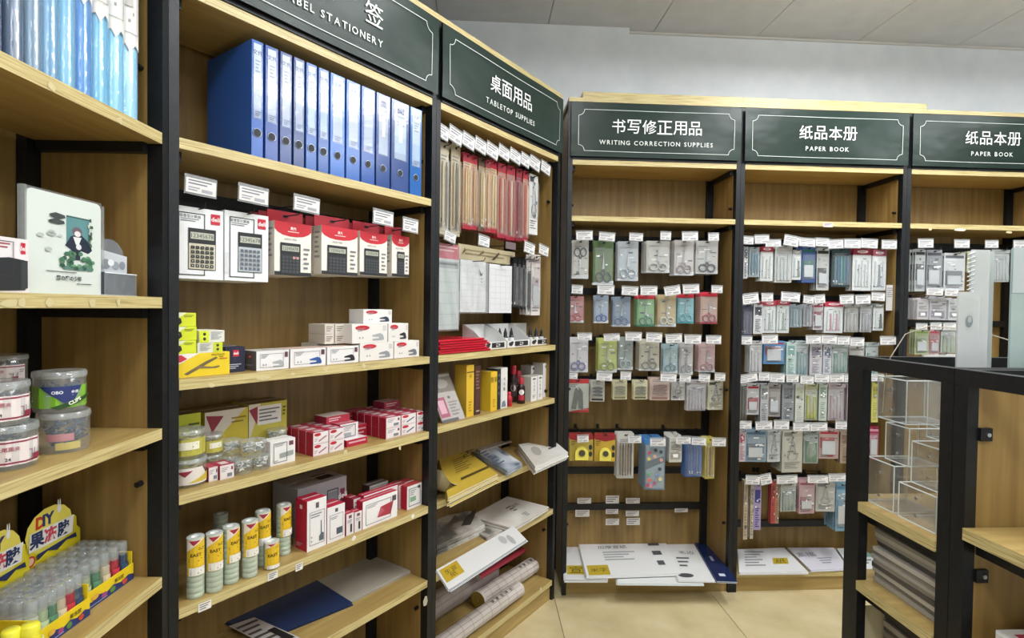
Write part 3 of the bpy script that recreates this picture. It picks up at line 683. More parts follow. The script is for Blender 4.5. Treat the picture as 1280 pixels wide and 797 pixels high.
# ---------------------------------------------------------------- bay E: rulers, compasses and drawing sets
we = lambda n: f'in the {ORD[n]} row of the ruler bay'
hang_row('R', we(0), [
 (928, 933.5, 308, 348, 'stick', 'c9c9cb', '3a3a44', 2, 'narrow black-lettered ruler box'),
 (936.7, 949, 308.6, 346, 'pen', 'b9c6cc', '4a8ea4,356f86', 3, 'teal pen pack'),
 (950.5, 966, 308, 351, 'bagr', 'b02838', 'd0cfc8', 3, 'grey pack with crimson header'),
 (968.7, 989.4, 307, 353, 'bag', 'd6d6d2', 'c2c8c8', 3, 'clear bag of wide white rulers'),
 (990.4, 1001, 312, 349.4, 'bagr', 'b4b8b0', '7a8a78', 2, 'small grey-green drawing set'),
 (1002, 1019.5, 308.6, 353, 'cardp', '3d5c9c', '20705c', 3, 'blue card with green header'),
 (1020.5, 1036.5, 309.5, 362.6, 'cardp', 'c7cac6', '2a2c2c', 3, 'white and black lettered long pack'),
 (1040, 1062, 310, 358.5, 'pen', '30464c', '1f8a96,2a6ea8,23b0b0', 3, 'dark pack of teal and blue pens'),
 (1065, 1089.5, 310.5, 363, 'bagr', '9c2034', 'd8dad8', 3, 'crimson-topped pack with lime bottom'),
 (1090.5, 1107, 312, 363, 'bagr', 'b0586c', '8a98a0', 3, 'rose-topped grey pack')],
 [(927, 942.5, 295.7, 305), (944, 962, 294, 304.4, .03), (957.5, 977, 300, 308), (980.6, 999, 294.6, 307.6, -.16), (999.4, 1020, 298, 308), (1020.5, 1037, 298, 308), (1036, 1055, 299.7, 310.5, .06), (1056, 1076.6, 299, 310), (1077, 1098, 299, 310), (1103, 1122, 300.5, 311)], t=.06)
hang_row('R', we(1), [
 (926.5, 939.5, 381, 419, 'pen', '5a5a7a', '34345c,5c5c8c', 3, 'navy pen pack'),
 (940.5, 952, 380, 417, 'stick', 'e0e2e4', '4c5058', 3, 'white ruler box with black signs'),
 (953.6, 969.6, 376, 416, 'bagr', 'c03c50', 'b7c4be', 3, 'left clear pack with red header'),
 (970.6, 986.6, 375, 416, 'bagr', 'c03c50', '9cb4a8', 3, 'right clear pack with red header'),
 (987.6, 1002.5, 380, 409, 'pen', 'a2b2bc', '7c98a8,a8bcc6', 3, 'blue-grey lead pack'),
 (1004, 1015, 380, 408, 'pen', 'c2c4ca', '8c90a0,b8bcc8', 2, 'silver lead pack'),
 (1016, 1029, 379, 412, 'cardp', 'd2c8cc', 'a83450', 3, 'white card with dark pink block'),
 (1030.5, 1053, 377, 416, 'bagr', 'c8304c', 'd8a0ac', 4, 'wide pink and clear pack'),
 (1055, 1073, 380, 415, 'bag', 'c4c2be', 'aaa8a6', 3, 'left clear ruler bag'),
 (1074.5, 1090, 381, 415, 'bag', 'c8c8ca', '9c9ca4', 3, 'right clear ruler bag'),
 (1091.5, 1104, 379, 413, 'bagr', '8a9890', '46584c', 2, 'dark green tool pack')],
 [(928.6, 949, 367, 380, .14), (952.7, 967, 367, 377), (977, 1000.7, 366, 377), (1005, 1018, 370, 379), (1018.6, 1032, 369, 379, .1), (1050.6, 1068, 369, 380, .06), (1070, 1089, 369, 380, .05), (1090, 1107, 366, 376)], t=.06)
hang_row('R', we(2), [
 (936.4, 953, 426, 466, 'bag', 'dcdcda', 'c6c6c8', 3, 'pale white-grey ruler bag'),
 (954.5, 981, 426, 454.7, 'cardp', '5d96cc', 'a8324c', 3, 'wide sky blue card with red flap'),
 (981.8, 993.2, 427.6, 469, 'stick', 'c6dcd8', '86b0ac', 3, 'aqua ruler box'),
 (994, 1009.7, 426, 470, 'bag', 'c0ced0', '7fa0a6', 4, 'teal lettered ruler bag'),
 (1010.8, 1026, 429.6, 468, 'stick', 'd2d0d4', '8e8c9a', 4, 'light grey ruler box'),
 (1027, 1037.6, 430, 467, 'stick', 'd6d8dc', '74809a', 3, 'slim white ruler box'),
 (1039, 1060, 430, 466.5, 'bag', 'b8c4c2', '86a69c', 4, 'grey-aqua ruler bag'),
 (1061, 1080.5, 432.6, 470, 'cardp', 'c4c2be', '8a8c88', 3, 'smoke grey set-square card'),
 (1081.5, 1098, 428, 470, 'bag', 'b6c2be', '8ea8a2', 3, 'pale green ruler bag')],
 [(924.6, 940.7, 420.6, 430.6), (953, 973, 419, 429.6), (1008, 1027, 419.6, 429.6), (1027.5, 1047, 419.6, 429.6), (1047.6, 1063, 421, 431), (1063.5, 1081, 422.6, 432.6), (1101, 1121.7, 421, 431)], t=.06)
hang_row('R', we(3), [
 (925, 932.6, 481.6, 527, 'frame', 'dadada', 'dadada', 2, 'thin steel ruler frame'),
 (934, 948.6, 480, 518, 'cardp', 'd6d6d6', 'c03448', 3, 'white pack with a red band'),
 (949.2, 959, 480, 527, 'stick', 'c2c4c6', '8a8e94', 3, 'long grey-dotted ruler box'),
 (960.5, 975, 480, 520.5, 'cardp', 'b4aea8', '8a8480', 3, 'taupe set-square card'),
 (976, 991, 480, 525, 'stick', '9a9ea2', '74787e', 5, 'dark grey ruler box'),
 (992.5, 1003.5, 479, 527, 'stick', 'e0e2de', 'c4ccb0', 1, 'slanting white ruler box'),
 (1006, 1021.5, 480, 525, 'bag', 'cdd0a0', 'b6ba62', 4, 'yellow-green ruler bag'),
 (1022.5, 1032, 479, 525, 'stick', 'd0dad0', '90a898', 2, 'mint white ruler box'),
 (1034.5, 1056, 480, 525, 'bag', 'c8b8bc', 'b2a4aa', 4, 'pinkish white ruler bag'),
 (1057, 1065.5, 480, 525, 'stick', 'c4bcc0', 'a09098', 2, 'mauve-grey ruler box'),
 (1088, 1096, 478, 527, 'stick', 'dcd878', 'b0ac4c', 2, 'bright yellow ruler box')],
 [(924.6, 947.7, 468, 478, .18), (949, 962.6, 466, 476), (963, 981.6, 467, 478), (983.6, 999, 469, 478), (1001, 1018, 470, 480), (1018.8, 1037.5, 468, 478), (1038, 1056, 468, 478), (1056.5, 1066, 468, 478), (1088, 1105.4, 468, 476.6)], t=.06)
hang_row('R', we(4), [
 (922.5, 930.6, 538, 576, 'stick', 'd6ced2', 'c05c74', 2, 'white-pink slim box'),
 (932, 957.6, 537, 577, 'cardp', '8ea6b6', '52708a', 4, 'grey-blue square card'),
 (959, 975.6, 538, 577, 'comp', 'd2d6d8', 'a2a8ac', 3, 'white protractor card'),
 (977, 1003.5, 538, 590, 'comp', 'cfccbc', '8c8c82', 6, 'large cream compass pack'),
 (1004.5, 1022.5, 538, 579, 'bag', '9aa89a', '6c8a70', 2, 'grey-green tool bag'),
 (1024, 1048, 537, 573, 'cardp', 'c7aaa4', 'bc2c3c', 4, 'red and clear card'),
 (1049, 1062, 539, 578, 'stick', 'b4a08c', '8a6c58', 2, 'brown wooden ruler box'),
 (1086, 1098, 533, 574.5, 'cardp', 'b02c50', 'e0a0b4', 2, 'crimson card')],
 [(922.6, 940, 527.5, 536), (945, 966, 527.5, 537), (968, 987, 526, 537), (992, 1013, 529, 539), (1013.4, 1035, 529, 538.6), (1045, 1063, 527, 537)], t=.06)
hang_row('R', we(5), [
 (928, 933.4, 599, 673, 'stick', 'c9b79c', 'a08c74', 1, 'tall beige ruler'),
 (936.4, 940.5, 603, 672, 'stick', 'cdc0a8', '94887c', 1, 'pale wooden ruler'),
 (941, 950, 605.5, 661, 'stick', 'b6a4cc', '3c3c94', 1, 'purple lettered ruler'),
 (962.4, 967.7, 601, 653, 'stick', 'c0504c', '8c3434', 1, 'thin red ruler'),
 (968, 972.4, 601, 653, 'stick', 'b49070', '846048', 1, 'thin tan ruler'),
 (975, 995.4, 603.7, 639, 'bag', 'bcc2b8', '8c9c94', 4, 'grey-green notched ruler bag'),
 (998.4, 1018.6, 600, 641.5, 'cardp', 'd0a8b0', '9c5864', 3, 'dusty pink stencil card'),
 (1020.4, 1043, 603, 639, 'comp', 'c6c4c0', '7c7c7c', 3, 'grey-white stencil pack'),
 (1044.5, 1059.4, 603, 663.4, 'cardp', '86b0c8', '5c90b0', 5, 'long light blue card')],
 [(932.6, 950.5, 595, 606), (951, 965, 593, 606, .2), (971.6, 997.5, 595, 604.6), (1010, 1036, 595, 604), (1036.5, 1059, 593, 602)], t=.05)
# taped paper at the right edge of the ruler bay
t = put('folded_paper', 'white paper hung on the panel at the right of the ruler bay', 'paper', 'R', P('R', 1113, 370, .05)[0], .05, P('R', 1113, 388, .05)[1])
MB().box(-.022, .022, 0, .002, 0, .13, 'cfcfce').build('sheet', t); MB().art([('l', .1, .5, .9, .9, 5, '8a8c92')], .044, .13, fr(.044, .13)).build('printed_front', t)

# ---------------------------------------------------------------- bay F
wf = lambda n: f'in the {ORD[n]} row of the rightmost wall bay'
hang_row('R', wf(0), [
 (1143.5, 1156.5, 311, 364, 'cardp', 'c9cfcf', '3a3d40', 3, 'clear pack with dark hexagon grid'),
 (1158, 1177, 312, 363, 'cardp', '9a9ea4', '54585e', 4, 'grey stencil card'),
 (1180, 1206, 316, 363, 'cardp', 'dfe2e4', '6a6e74', 6, 'white card with dark window grid'),
 (1209, 1231, 314, 339, 'cardp', 'd6d8b8', 'b4bc6c', 4, 'pale yellow-green card'),
 (1238, 1262, 312, 352, 'bag', 'ccd2d2', 'b4bcbc', 3, 'white sleeve bag')],
 [(1148.6, 1167.7, 299, 309.6, .03), (1194, 1213, 300, 309.6), (1232.6, 1249, 301, 309.6), (1268, 1286, 301, 311)], t=.06)
hang_row('R', wf(1), [
 (1143.5, 1158, 372, 399, 'box', 'd4d0d0', 'a8a2a8', 3, 'left white label box'),
 (1159, 1180, 370, 399.7, 'box', 'c6c4c8', '9896a2', 3, 'middle lilac-grey label box'),
 (1182, 1197, 372, 400, 'box', 'dadbdc', 'a8acb0', 3, 'right white label box')],
 [(1159, 1180, 360, 369), (1182, 1199, 361, 370)], t=.07)
hang_row('R', wf(2), [
 (1143.5, 1161, 412, 443, 'cardp', 'b8c49a', '88a050', 2, 'olive green card'),
 (1162, 1174, 412, 443, 'cardp', 'd0a0a4', 'd04c60', 2, 'grey card with coral strip'),
 (1176, 1194, 410, 441, 'bag', 'c2c8c0', 'aab8a4', 3, 'light green sleeve bag'),
 (1153, 1193, 442, 470, 'box', 'e2e2e0', 'c4c6c6', 1, 'wide white carton above the island rail')],
 [(1146, 1160, 405, 412), (1164, 1178, 404, 412), (1180, 1196, 404, 412)], t=.07)

# ---------------------------------------------------------------- bay B: calculators on hooks
def calc_art(x0, y0, x1, y1, body, keys, lcd='b4b8a8', pink=False):
    a = [('r', x0 - .012, y0 - .01, x1 + .012, y1 + .01, '1d1f22' if body != '1d1f22' else '33363a'), ('r', x0, y0, x1, y1 - (y1-y0)*.36, body), ('r', x0, y1 - (y1-y0)*.36, x1, y1, '1d2022'),
         ('r', x0 + .03, y1 - (y1-y0)*.25, x1 - .03, y1 - (y1-y0)*.08, lcd), ('t', '12345678', (x0+x1)/2, y1 - (y1-y0)*.165, (y1-y0)*.10, '30342e', 0)]
    for r in range(5):
        for c in range(5):
            kx = x0 + (x1-x0)*(.06 + .18*c); ky = y0 + (y1-y0)*(.04 + .115*r)
            a.append(('r', kx, ky, kx + (x1-x0)*.13, ky + (y1-y0)*.078, keys if not (pink and r == 4 and c > 2) else 'd8a0a0'))
            a.append(('r', kx + (x1-x0)*.045, ky + (y1-y0)*.03, kx + (x1-x0)*.085, ky + (y1-y0)*.05, 'e8e8e4' if keys[0] in '123' else '2a2a2a'))
    return a
def calc_box(i, x0, x1, y0, y1, kind, n, label):
    t = .055; s0, zt = P('L', x0, y0, t); s1, _ = P('L', x1, y0, t); zb = P('L', x0, y1, t)[1]; wd = s1 - s0; h = zt - zb
    u = put('calculator_box', label, 'box', 'L', (s0+s1)/2, t, zb)
    if kind == 'w':
        dd = .05 if i else .05
        MB().box(-wd/2, wd/2, 0, dd, 0, h, 'e6e8ea').build('carton', u)
        a = [('o', .10, .05, .62 if i == 0 else .66, .92, .018, '26292c'), ('r', .14, .80, .60, .91, 'e6e8ea'), ('t', '语音型计算器', .33, .87, .045, '3a3d40', .01), ('l', .14, .79, .5, .84, 2, '54585c'), ('r', .0, .1, .09, .4, 'd4d6d8')] + logo(.74, .79, .93, .94, 'c02038')
        a += calc_art(.30, .14, .83, .70, 'c8c2ac' if i == 0 else 'b8bec4', '2a2c2e' if i == 0 else '6a7480')
    else:
        dd = .04
        MB().box(-wd/2, wd/2, 0, dd, 0, h, 'e9e4da', left='cfc8bc').build('carton', u)
        a = [('p', [(0, .86), (.08, .80), (.22, .755), (.4, .735), (.6, .735), (.78, .755), (.92, .80), (1, .86), (1, 1), (0, 1)], 'c41f30'), ('t', 'M&G', .5, .89, .05, 'f4e6e2', .02), ('l', .35, .80, .65, .84, 1, 'f0c8c4'), ('t', '桌面型计算器', .42, .68, .04, '5c5c58', 0), ('r', 0, 0, 1, .07, '26282c'), ('l', .78, .1, .95, .55, 5, '76797c')]
        a[1:2] = [('t', '晨光', .5, .89, .06, 'f4e6e2', .02)]
        a += calc_art(.16 if i < 5 else .3, .03, .68 if i < 5 else .7, .60, '2b2e31', '4a4e52', 'a8ac9c', pink=i == 2)
        m = MB(); m.box(-wd/2 + .002, wd/2 - .002, dd - .002, dd, h, h + .035, 'a81c2c'); m.art([('e', .5, .6, .08, .12, '1a1012')], wd - .004, .035, fr(wd - .004, .035, dd - .002, None, h)); m.build('hang_tab', u)
    MB().art(a, wd, h, fr(wd, h)).build('printed_front', u)
    MB().art([('l', .2, .3, .8, .9, 6, '8b8b88')], dd, h, lf(dd, h, -wd/2, 0)).build('printed_side', u)
    for k in range(1, n):
        tt = t + k*(dd + .003)
        if tt + dd < .238: dup(u, W('L', (s0+s1)/2, tt, zb), label=f'{SP[k-1]} spare behind the {["leftmost", "second", "third", "fourth", "fifth", "rightmost"][i]} calculator box', group='spare calculator boxes')
    return (s0+s1)/2, zt + (.018 if kind == 'r' else -.006), zb
cal = [(216, 279, 255, 347, 'w', 3, 'white box with a beige-keyed calculator printed, leftmost on the hooks'),
 (281, 335.5, 262, 350, 'w', 3, 'white box with a silver-keyed calculator printed, second on the hooks'),
 (343, 389, 275, 343, 'r', 4, 'red-topped box with a black calculator printed, third on the hooks'),
 (402, 447, 281, 342, 'r', 4, 'red-topped box with a grey calculator printed, fourth on the hooks'),
 (450, 484, 288, 343, 'r', 4, 'red-topped box with a small calculator printed, fifth on the hooks'),
 (490, 511.5, 293, 345, 'r', 4, 'narrow red-topped calculator box, rightmost on the hooks')]
ctags = [(233, 272, 223, 244, -.04), (300, 337, 234, 254, -.04), (369, 401, 247, 265, -.04), None, (468, 493, 264, 281, -.04), (505, 524, 274, 290, -.04)]
for i, q in enumerate(cal):
    s, zr, zb = calc_box(i, *q)
    tb = tagbox('L', ctags[i]) if ctags[i] else None
    hook('L', s, zr, tb, ['leftmost calculator box', 'second calculator box', 'third calculator box', 'fourth calculator box', 'fifth calculator box', 'narrow calculator box'][i])

# ---------------------------------------------------------------- bay B: staplers and punches on the second shelf
Z = 1.2222; ss = 'on the stapler shelf'
def stapler_art(k, frame=True, rx=.62):
    a = [('o', .10, .14, .82, .84, .008, '3a3c40')] if frame else [('e', .28, .80, .2, .13, 'c01f2f')]
    return a + [('l', .14, .60, .36, .80, 3, '8a8c90'), ('p', [(rx-.12, .12), (rx+.20, .12), (rx+.22, .22), (rx+.18, .42), (rx+.10, .50), (rx-.13, .40), (rx-.13, .33), (rx+.06, .30), (rx+.07, .22), (rx-.12, .20)], k), ('e', .2, .28, .02, .05, '9a9ca0'), ('e', .28, .28, .02, .05, '9a9ca0')] + [('r', .86, .62, .96, .90, '5c3a48' if frame else 'c9c6c2')]
t = .03
pz = P('L', 222, 443, t)[1]
cpx('L', 216, 287, 443, Z, t, .09, 'punch_box', 'yellow box with a hole-punch plier printed ' + ss, body='e3c623', top='d8c860', cat='box',
    art=[('p', [(0, 1), (.45, 1), (0, .45)], 'ece4dc'), ('p', [(0, .95), (.14, .95), (.24, .78), (.14, .66), (0, .6)], 'c43448'), ('p', [(.18, .14), (.24, .08), (.62, .55), (.78, .75), (.74, .80), (.55, .62)], '6c5e44'), ('p', [(.30, .24), (.40, .34), (.74, .30), (.82, .36), (.8, .41), (.68, .37), (.42, .46)], '7c6c4a'), ('t', 'HOLE PUNCH', .78, .90, .07, '5c4a10', .02), ('t', 'PLIER', .84, .80, .06, '5c4a10', .02), ('l', .8, .66, .95, .74, 1, 'b83c30')])
zz = pz
la = [('p', [(0, 1), (.6, 1), (0, .3)], 'e8ecc8'), ('p', [(.12, .2), (.3, .12), (.42, .3), (.38, .6), (.2, .72), (.14, .6), (.3, .5), (.28, .34), (.14, .34)], '26281e'), ('l', .5, .66, .9, .86, 2, '7a8030')]
hts = [P('L', 222, 426, t)[1], P('L', 222, 408.5, t)[1], P('L', 222, 391, t)[1]]
for i, nm in enumerate(('lowest', 'middle', 'topmost')):
    z1 = hts[i]; x1 = (245.3, 245.8, 245)[i]
    s0, s1 = P('L', 214, 420, t)[0], P('L', x1, 420, t)[0]
    carton('punch_carton', f'lime green box with a black punch, {nm} of the left pile', 'L', s0, s1, t, zz + .0006, z1 - zz - .0006, .10, body='d2dc28', art=la, top='d8dc90', group='lime punch boxes'); zz = z1
sB = [P('L', x, 430, t)[0] for x in (247, 278, 249, 280.5)]; zb1 = P('L', 260, 428, t)[1]; zb2 = P('L', 260, 413, t)[1]
carton('punch_carton', 'lime and white box with two round prints, lower of the right pair', 'L', sB[0], sB[1], t, pz + .0006, zb1 - pz - .0006, .10, body='dcdccc', group='lime punch boxes', art=[('r', .62, 0, 1, 1, 'c8d430'), ('e', .8, .7, .06, .14, '34382a'), ('e', .8, .3, .06, .14, '34382a'), ('l', .08, .2, .55, .9, 5, '9c9aa0')])
carton('punch_carton', 'white and lime box with two round prints, upper of the right pair', 'L', sB[2], sB[3], t, zb1 + .0006, zb2 - zb1 - .0006, .09, body='e0e0d6', top='e8e8d8', group='lime punch boxes', art=[('r', 0, 0, .38, 1, 'd0dc30'), ('e', .2, .7, .06, .14, '34382a'), ('e', .2, .3, .06, .14, '34382a'), ('l', .45, .2, .92, .9, 5, '9c9aa0')], rz=.0)
cpx('L', 282, 306, 434, Z, .045, .08, 'staple_carton', 'dark navy box with a red square logo ' + ss, body='1c2038', art=logo(.38, .62, .68, .88) + [('l', .1, .12, .8, .34, 3, 'b8bcc8')])
grey = 'e6e4e4'
sz = P('L', 321, 439, t)[1]
s_a = P('L', 309, 440, .03)[0]
carton('stapler_box', 'white stapler box with a grey end and grey stapler printed ' + ss, 'L', P('L', 320.5, 440, t)[0], P('L', 361, 440, t)[0], t, Z, sz - Z, .075, body=grey, side='6b6864', top='b8b4ac', art=stapler_art('a8acb0', rx=.62), sart=logo(.5, .6, .7, .82) + [('l', .2, .2, .8, .3, 2, 'c8c4c0')])
carton('stapler_box', 'white stapler box with a blue stapler printed ' + ss, 'L', P('L', 363, 440, t)[0], P('L', 407, 440, t)[0], t, Z, sz - Z, .075, body=grey, side='d0cccc', top='c8a898', art=stapler_art('2c56a0', rx=.66))
carton('stapler_box', 'white stapler box with a black stapler printed and thin frame ' + ss, 'L', P('L', 409, 440, t)[0], P('L', 448, 440, t)[0], t, Z, sz - Z, .075, body=grey, side='d0cccc', top='c8a898', art=stapler_art('22242a', rx=.66))
r1 = P('L', 452, 429, t)[1]; r2 = P('L', 446, 405, t)[1]; r3 = P('L', 446, 386.5, t)[1]
def mid(x0, x1, z0, z1, tt, lab, k, d=.07, **kw): return carton('stapler_box', lab, 'L', P('L', x0, 430, tt)[0], P('L', x1, 430, tt)[0], tt, z0 + .0005, z1 - z0 - .0005, d, body='e4e0dc', art=stapler_art(k, False, .68), **kw)
mid(450, 491.5, Z, r1, t, 'white box with a steel grey stapler, bottom layer of right pile', '8c9096')
mid(493, 524, Z, r1, t, 'white box with a small grey stapler, rightmost of bottom layer', '70747c')
mid(440, 484, r1, r2, t, 'white box with a pale chrome stapler, middle layer of right pile', 'a4a8ac')
mid(485.5, 510, r1, r2, t, 'white box with a black stapler, right end of middle layer', '26282c')
for j, (x0, x1) in enumerate(((406, 417.5), (419, 431))):
    for q in range(2):
        za, zb_ = (r1 + (r2-r1)*q/2, r1 + (r2-r1)*(q+1)/2)
        carton('staple_carton', f'small white box end, {"left" if j == 0 else "right"} column {"lower" if q == 0 else "upper"} one beside the chrome stapler box', 'L', P('L', x0, 415, .07)[0], P('L', x1, 415, .07)[0], .07, za + .0005, zb_ - za - .0007, .08, body='d0c8bc', art=[('l', .15, .2, .85, .8, 3, '7a706a')])
    carton('staple_carton', f'small white box hidden under the {"left" if j == 0 else "right"} box ends', 'L', P('L', x0, 415, .07)[0], P('L', x1, 415, .07)[0], .07 if j > 9 else .108, Z, r1 - Z, .08, body='d6d0c8', art=[('l', .15, .2, .85, .8, 3, '7a706a')])
mid(454, 489.5, r2, r3, .05, 'white box with a navy stapler, alone on top of pile', '2c3448')

# ---------------------------------------------------------------- bay B: third shelf, clips and staples
Z = .9612
def base_t(px, py, z, run='L'): return PZ(run, px, py, z)[1]
def jar(name, label, run, s, t, z, r, h, body='e6ecea/t.12', lid='dfe6e6/t.30', art=(), aw=.0, fill=None, group=None, cat='jar', a0=0):
    u = put(name, label, cat, run, s, t, z, 0, group)
    m = MB(); m.lathe([(r*.96, 0), (r, .004), (r, h*.86), (r*.97, h*.88)], body, 28, cap=False); m.lathe([(0, .001), (r*.95, .001)], body, 28, cap=False); m.build('jar_body', u)
    m = MB(); m.lathe([(r*1.035, h*.84), (r*1.045, h*.86), (r*1.045, h*.93), (r*1.03, h*.935), (r*1.03, h*.985), (r*1.0, h), (r*.9, h*.985), (0, h*.985)], lid, 28, cap=False); m.build('lid', u)
    if art: m = MB(); m.art(art, aw, h*.62, cy(r + .0006, h*.12, aw, a0), .0003); m.build('wrap_label', u)
    if fill:
        kinds = fill.split(',')
        m = MB()
        for i in range(46):
            a = R.uniform(0, 6.28); q = r*.78*math.sqrt(R.uniform(.3, 1)); zz = R.uniform(.012, h*.72); c = (q*math.cos(a), q*math.sin(a)); L = r*.26; b = R.uniform(0, 3.14)
            dx, dy, dz = L*math.cos(b), L*math.sin(b)*.5, L*R.uniform(-.5, .5)
            if math.hypot(c[0]+dx, c[1]+dy) > r*.93 or math.hypot(c[0]-dx, c[1]-dy) > r*.93 or zz + abs(dz) > h*.82 or zz - abs(dz) < .004: dx *= .3; dy *= .3; dz *= .2
            m.tube([(c[0]-dx, c[1]-dy, zz-dz), (c[0]+dx, c[1]+dy, zz+dz)], r*.05 + .0005, kinds[i % len(kinds)], 4)
        o = m.build('loose_clips', u); o['kind'] = 'stuff'
    return u
yb = lambda n: ('yellow' if n else 'lime')
for x0, x1, yt, lab, k, art in ((216, 251, 520, 'lime box at the back left of the clip shelf', 'c6cc34', [('l', .55, .6, .95, .85, 3, '5c6418'), ('p', [(0, .45), (.3, .55), (.2, .1), (0, 0)], '5c6a4c')]),
        (256, 310, 516, 'large yellow box with a white corner behind the clip jars', 'c8b43a', [('p', [(0, 1), (.95, 1), (0, .30)], 'cfc5b4'), ('p', [(.02, .94), (.42, .90), (.16, .62)], '8c2838'), ('l', .6, .72, .95, .86, 2, '8c7420'), ('e', .12, .16, .08, .05, 'a08c30')]),
        (311, 358.5, 506, 'large yellow box with a white sticker behind the clip jars', 'bcb044', [('p', [(0, 1), (.3, 1), (0, .3)], 'cfc5b4'), ('p', [(0, .9), (.26, .96), (.2, .62)], '8c2838'), ('r', .22, .60, .84, .95, 'dcd6d0'), ('l', .26, .64, .8, .9, 4, '6c6a68'), ('l', .88, .7, .97, .9, 3, '5c5c20')])):
    s0 = P('L', x0, yt, .15)[0]; s1 = P('L', x1, yt, .15)[0]; zt = P('L', x0, yt, .15)[1]
    carton('clip_carton', lab, 'L', s0, s1, .15, Z, zt - Z, .09, body=k, art=art, top='8a7a48')
gl = 'd8d8b8/t.16'
ja = [('r', 0, 0, 1, .95, 'b8b048'), ('r', .30, .35, .75, .8, 'e8e4d0'), ('l', .34, .42, .7, .7, 2, '4a4840')]
jb = [('p', [(.25, 0), (.25, .95), (.8, .95), (.98, .2), (.98, 0)], 'dcd4cc'), ('p', [(.3, .75), (.6, .8), (.45, .45)], '8c2838'), ('p', [(.5, .1), (.98, .1), (.98, .6)], 'c8b040')]
js = P('L', 238, 600, .05)[0]
jar('clip_jar', 'clear jar with white-red label, lower of the pair at shelf left', 'L', js, .066, Z, .0405, .066, gl, a0=-.4, art=jb, aw=.11, fill='8a7c54,6c6448,a09468')
jar('clip_jar', 'clear jar with yellow label, upper of the pair at shelf left', 'L', js - .002, .066, Z + .0675, .0385, .066, gl, a0=-.4, art=ja, aw=.11, fill='8a7c54,b0a060')
js = P('L', 262, 570, .115)[0]
jar('clip_jar', 'small clear jar with cream label behind the red staple boxes', 'L', js, .112, Z, .028, .05, gl, fill='7c7048')
jar('clip_jar', 'small clear jar with cream label, upper of the hidden pair', 'L', js, .112, Z + .0515, .028, .05, gl, art=ja, aw=.07, fill='7c7048')
for x, tt, zz, r, lab in ((303, .045, 0, .0235, 'lower left clear jar of white clips in the jar cluster'), (325, .045, 0, .0235, 'lower right clear jar of white clips in the jar cluster'), (288, .105, .0, .0265, 'back left clear jar of silver clips under another'),
                     (288, .105, .0395, .0255, 'upper back left clear jar of silver clips'), (316, .055, .0395, .0325, 'upper front clear jar with green clips, widest of the cluster'), (346, .13, .0, .028, 'hidden clear jar behind the white clip box'), (346, .13, .0395, .028, 'clear jar on another behind the white clip box')):
    jar('clip_jar', lab, 'L', P('L', x, 575, tt)[0], tt, Z + zz, r, .0385, 'dfe4e2/t.12', fill='c8ccc8,8a928e,e4e6e2')
sb = lambda: [('r', .06, .1, .94, .9, 'e4dcdc'), ('l', .1, .5, .6, .85, 3, '8c8088'), ('r', .5, .15, .85, .4, '7a7e84'), ('r', .78, .6, .9, .85, '6c3040')]
red = 'a01830'
def staplebox(lab, run, s0, s1, t, z, h, d, kind=0, **k):
    art = sb() if kind == 0 else [('r', .05, .08, .95, .92, 'e4dcdc'), ('e', .28, .80, .22, .14, 'b81c30'), ('p', [(.35, .15), (.85, .5), (.9, .62), (.8, .62), (.35, .3)], '5c6c80' if kind == 2 else 'a87880'), ('l', .08, .2, .3, .5, 3, 'a08c90')]
    return carton('staple_box', lab, run, s0, s1, t, z, h, d, body='dccfd0', side=red, top='a82840', art=art, tart=[('r', .25, .2, .8, .7, 'd8c8c8')], **k)
s0, s1 = P('L', 275, 590, .03)[0], P('L', 292.5, 590, .03)[0]
hh = P('L', 275, 589, .03)[1] - Z
staplebox('small red-ended staple box standing before the clear jars', 'L', s0, s1, .03, Z, .035, .05)
carton('staple_box', 'small white-edged staple box left of the red one before jars', 'L', s0 - .024, s0 - .002, .036, Z, .035, .045, body='d8c8c8', side=red, top='b04050', art=sb())
cpx('L', 338, 369, 552.5, Z, .04, .045, 'clip_carton', 'white box with a grey clip printed, beside the clear jars', body='e4e2e0', side='e0d8d8', top='e6e2de', art=[('o', .12, .10, .66, .90, .02, '44464a'), ('l', .18, .74, .56, .85, 2, '8a8a8c'), ('p', [(.36, .25), (.92, .30), (.92, .50), (.36, .45)], '98a09c'), ('r', .74, .72, .92, .90, '6c4450'), ('l', .16, .14, .3, .2, 1, '8a8a8c')])
# the left block of small staple boxes: 2 columns x 2 layers x rows
def block(cols, z0, h, t0, dd, rows, layers, tag_, kinds, skip=(), group=None):
    proto = {}
    for ci, (x0, x1) in enumerate(cols):
        for l in range(layers):
            for r_ in range(rows):
                if (ci, l, r_) in skip: continue
                a, b = P('L', x0, 550, t0)[0], P('L', x1, 550, t0)[0]; key = (ci, l)
                loc = W('L', (a+b)/2, t0 + r_*dd, z0 + l*(h + .0006))
                if key not in proto:
                    proto[key] = staplebox(f'red staple box at the front of {tag_}, {("lower", "upper")[l]} {("left", "middle", "right")[ci] if len(cols) == 3 else ("left", "right")[ci]}', 'L', a, b, t0, z0 + l*(h + .0006), h, dd - .0015, kinds[ci]); proto[key]['group'] = f'staple boxes in {tag_}'
                else:
                    dup(proto[key], loc, label=f'red staple box in {tag_}, {("lower", "upper")[l]} {("left", "middle", "right")[ci] if len(cols) == 3 else ("left", "right")[ci]}, {SP[r_]} from front', group=f'staple boxes in {tag_}')
h1 = (P('L', 392, 541, .035)[1] - Z)/2
block([(391.5, 410.5), (411.5, 430)], Z, h1 - .0006, .035, .036, 4, 2, 'the left staple stack', (1, 1))
zt = Z + 2*(h1)
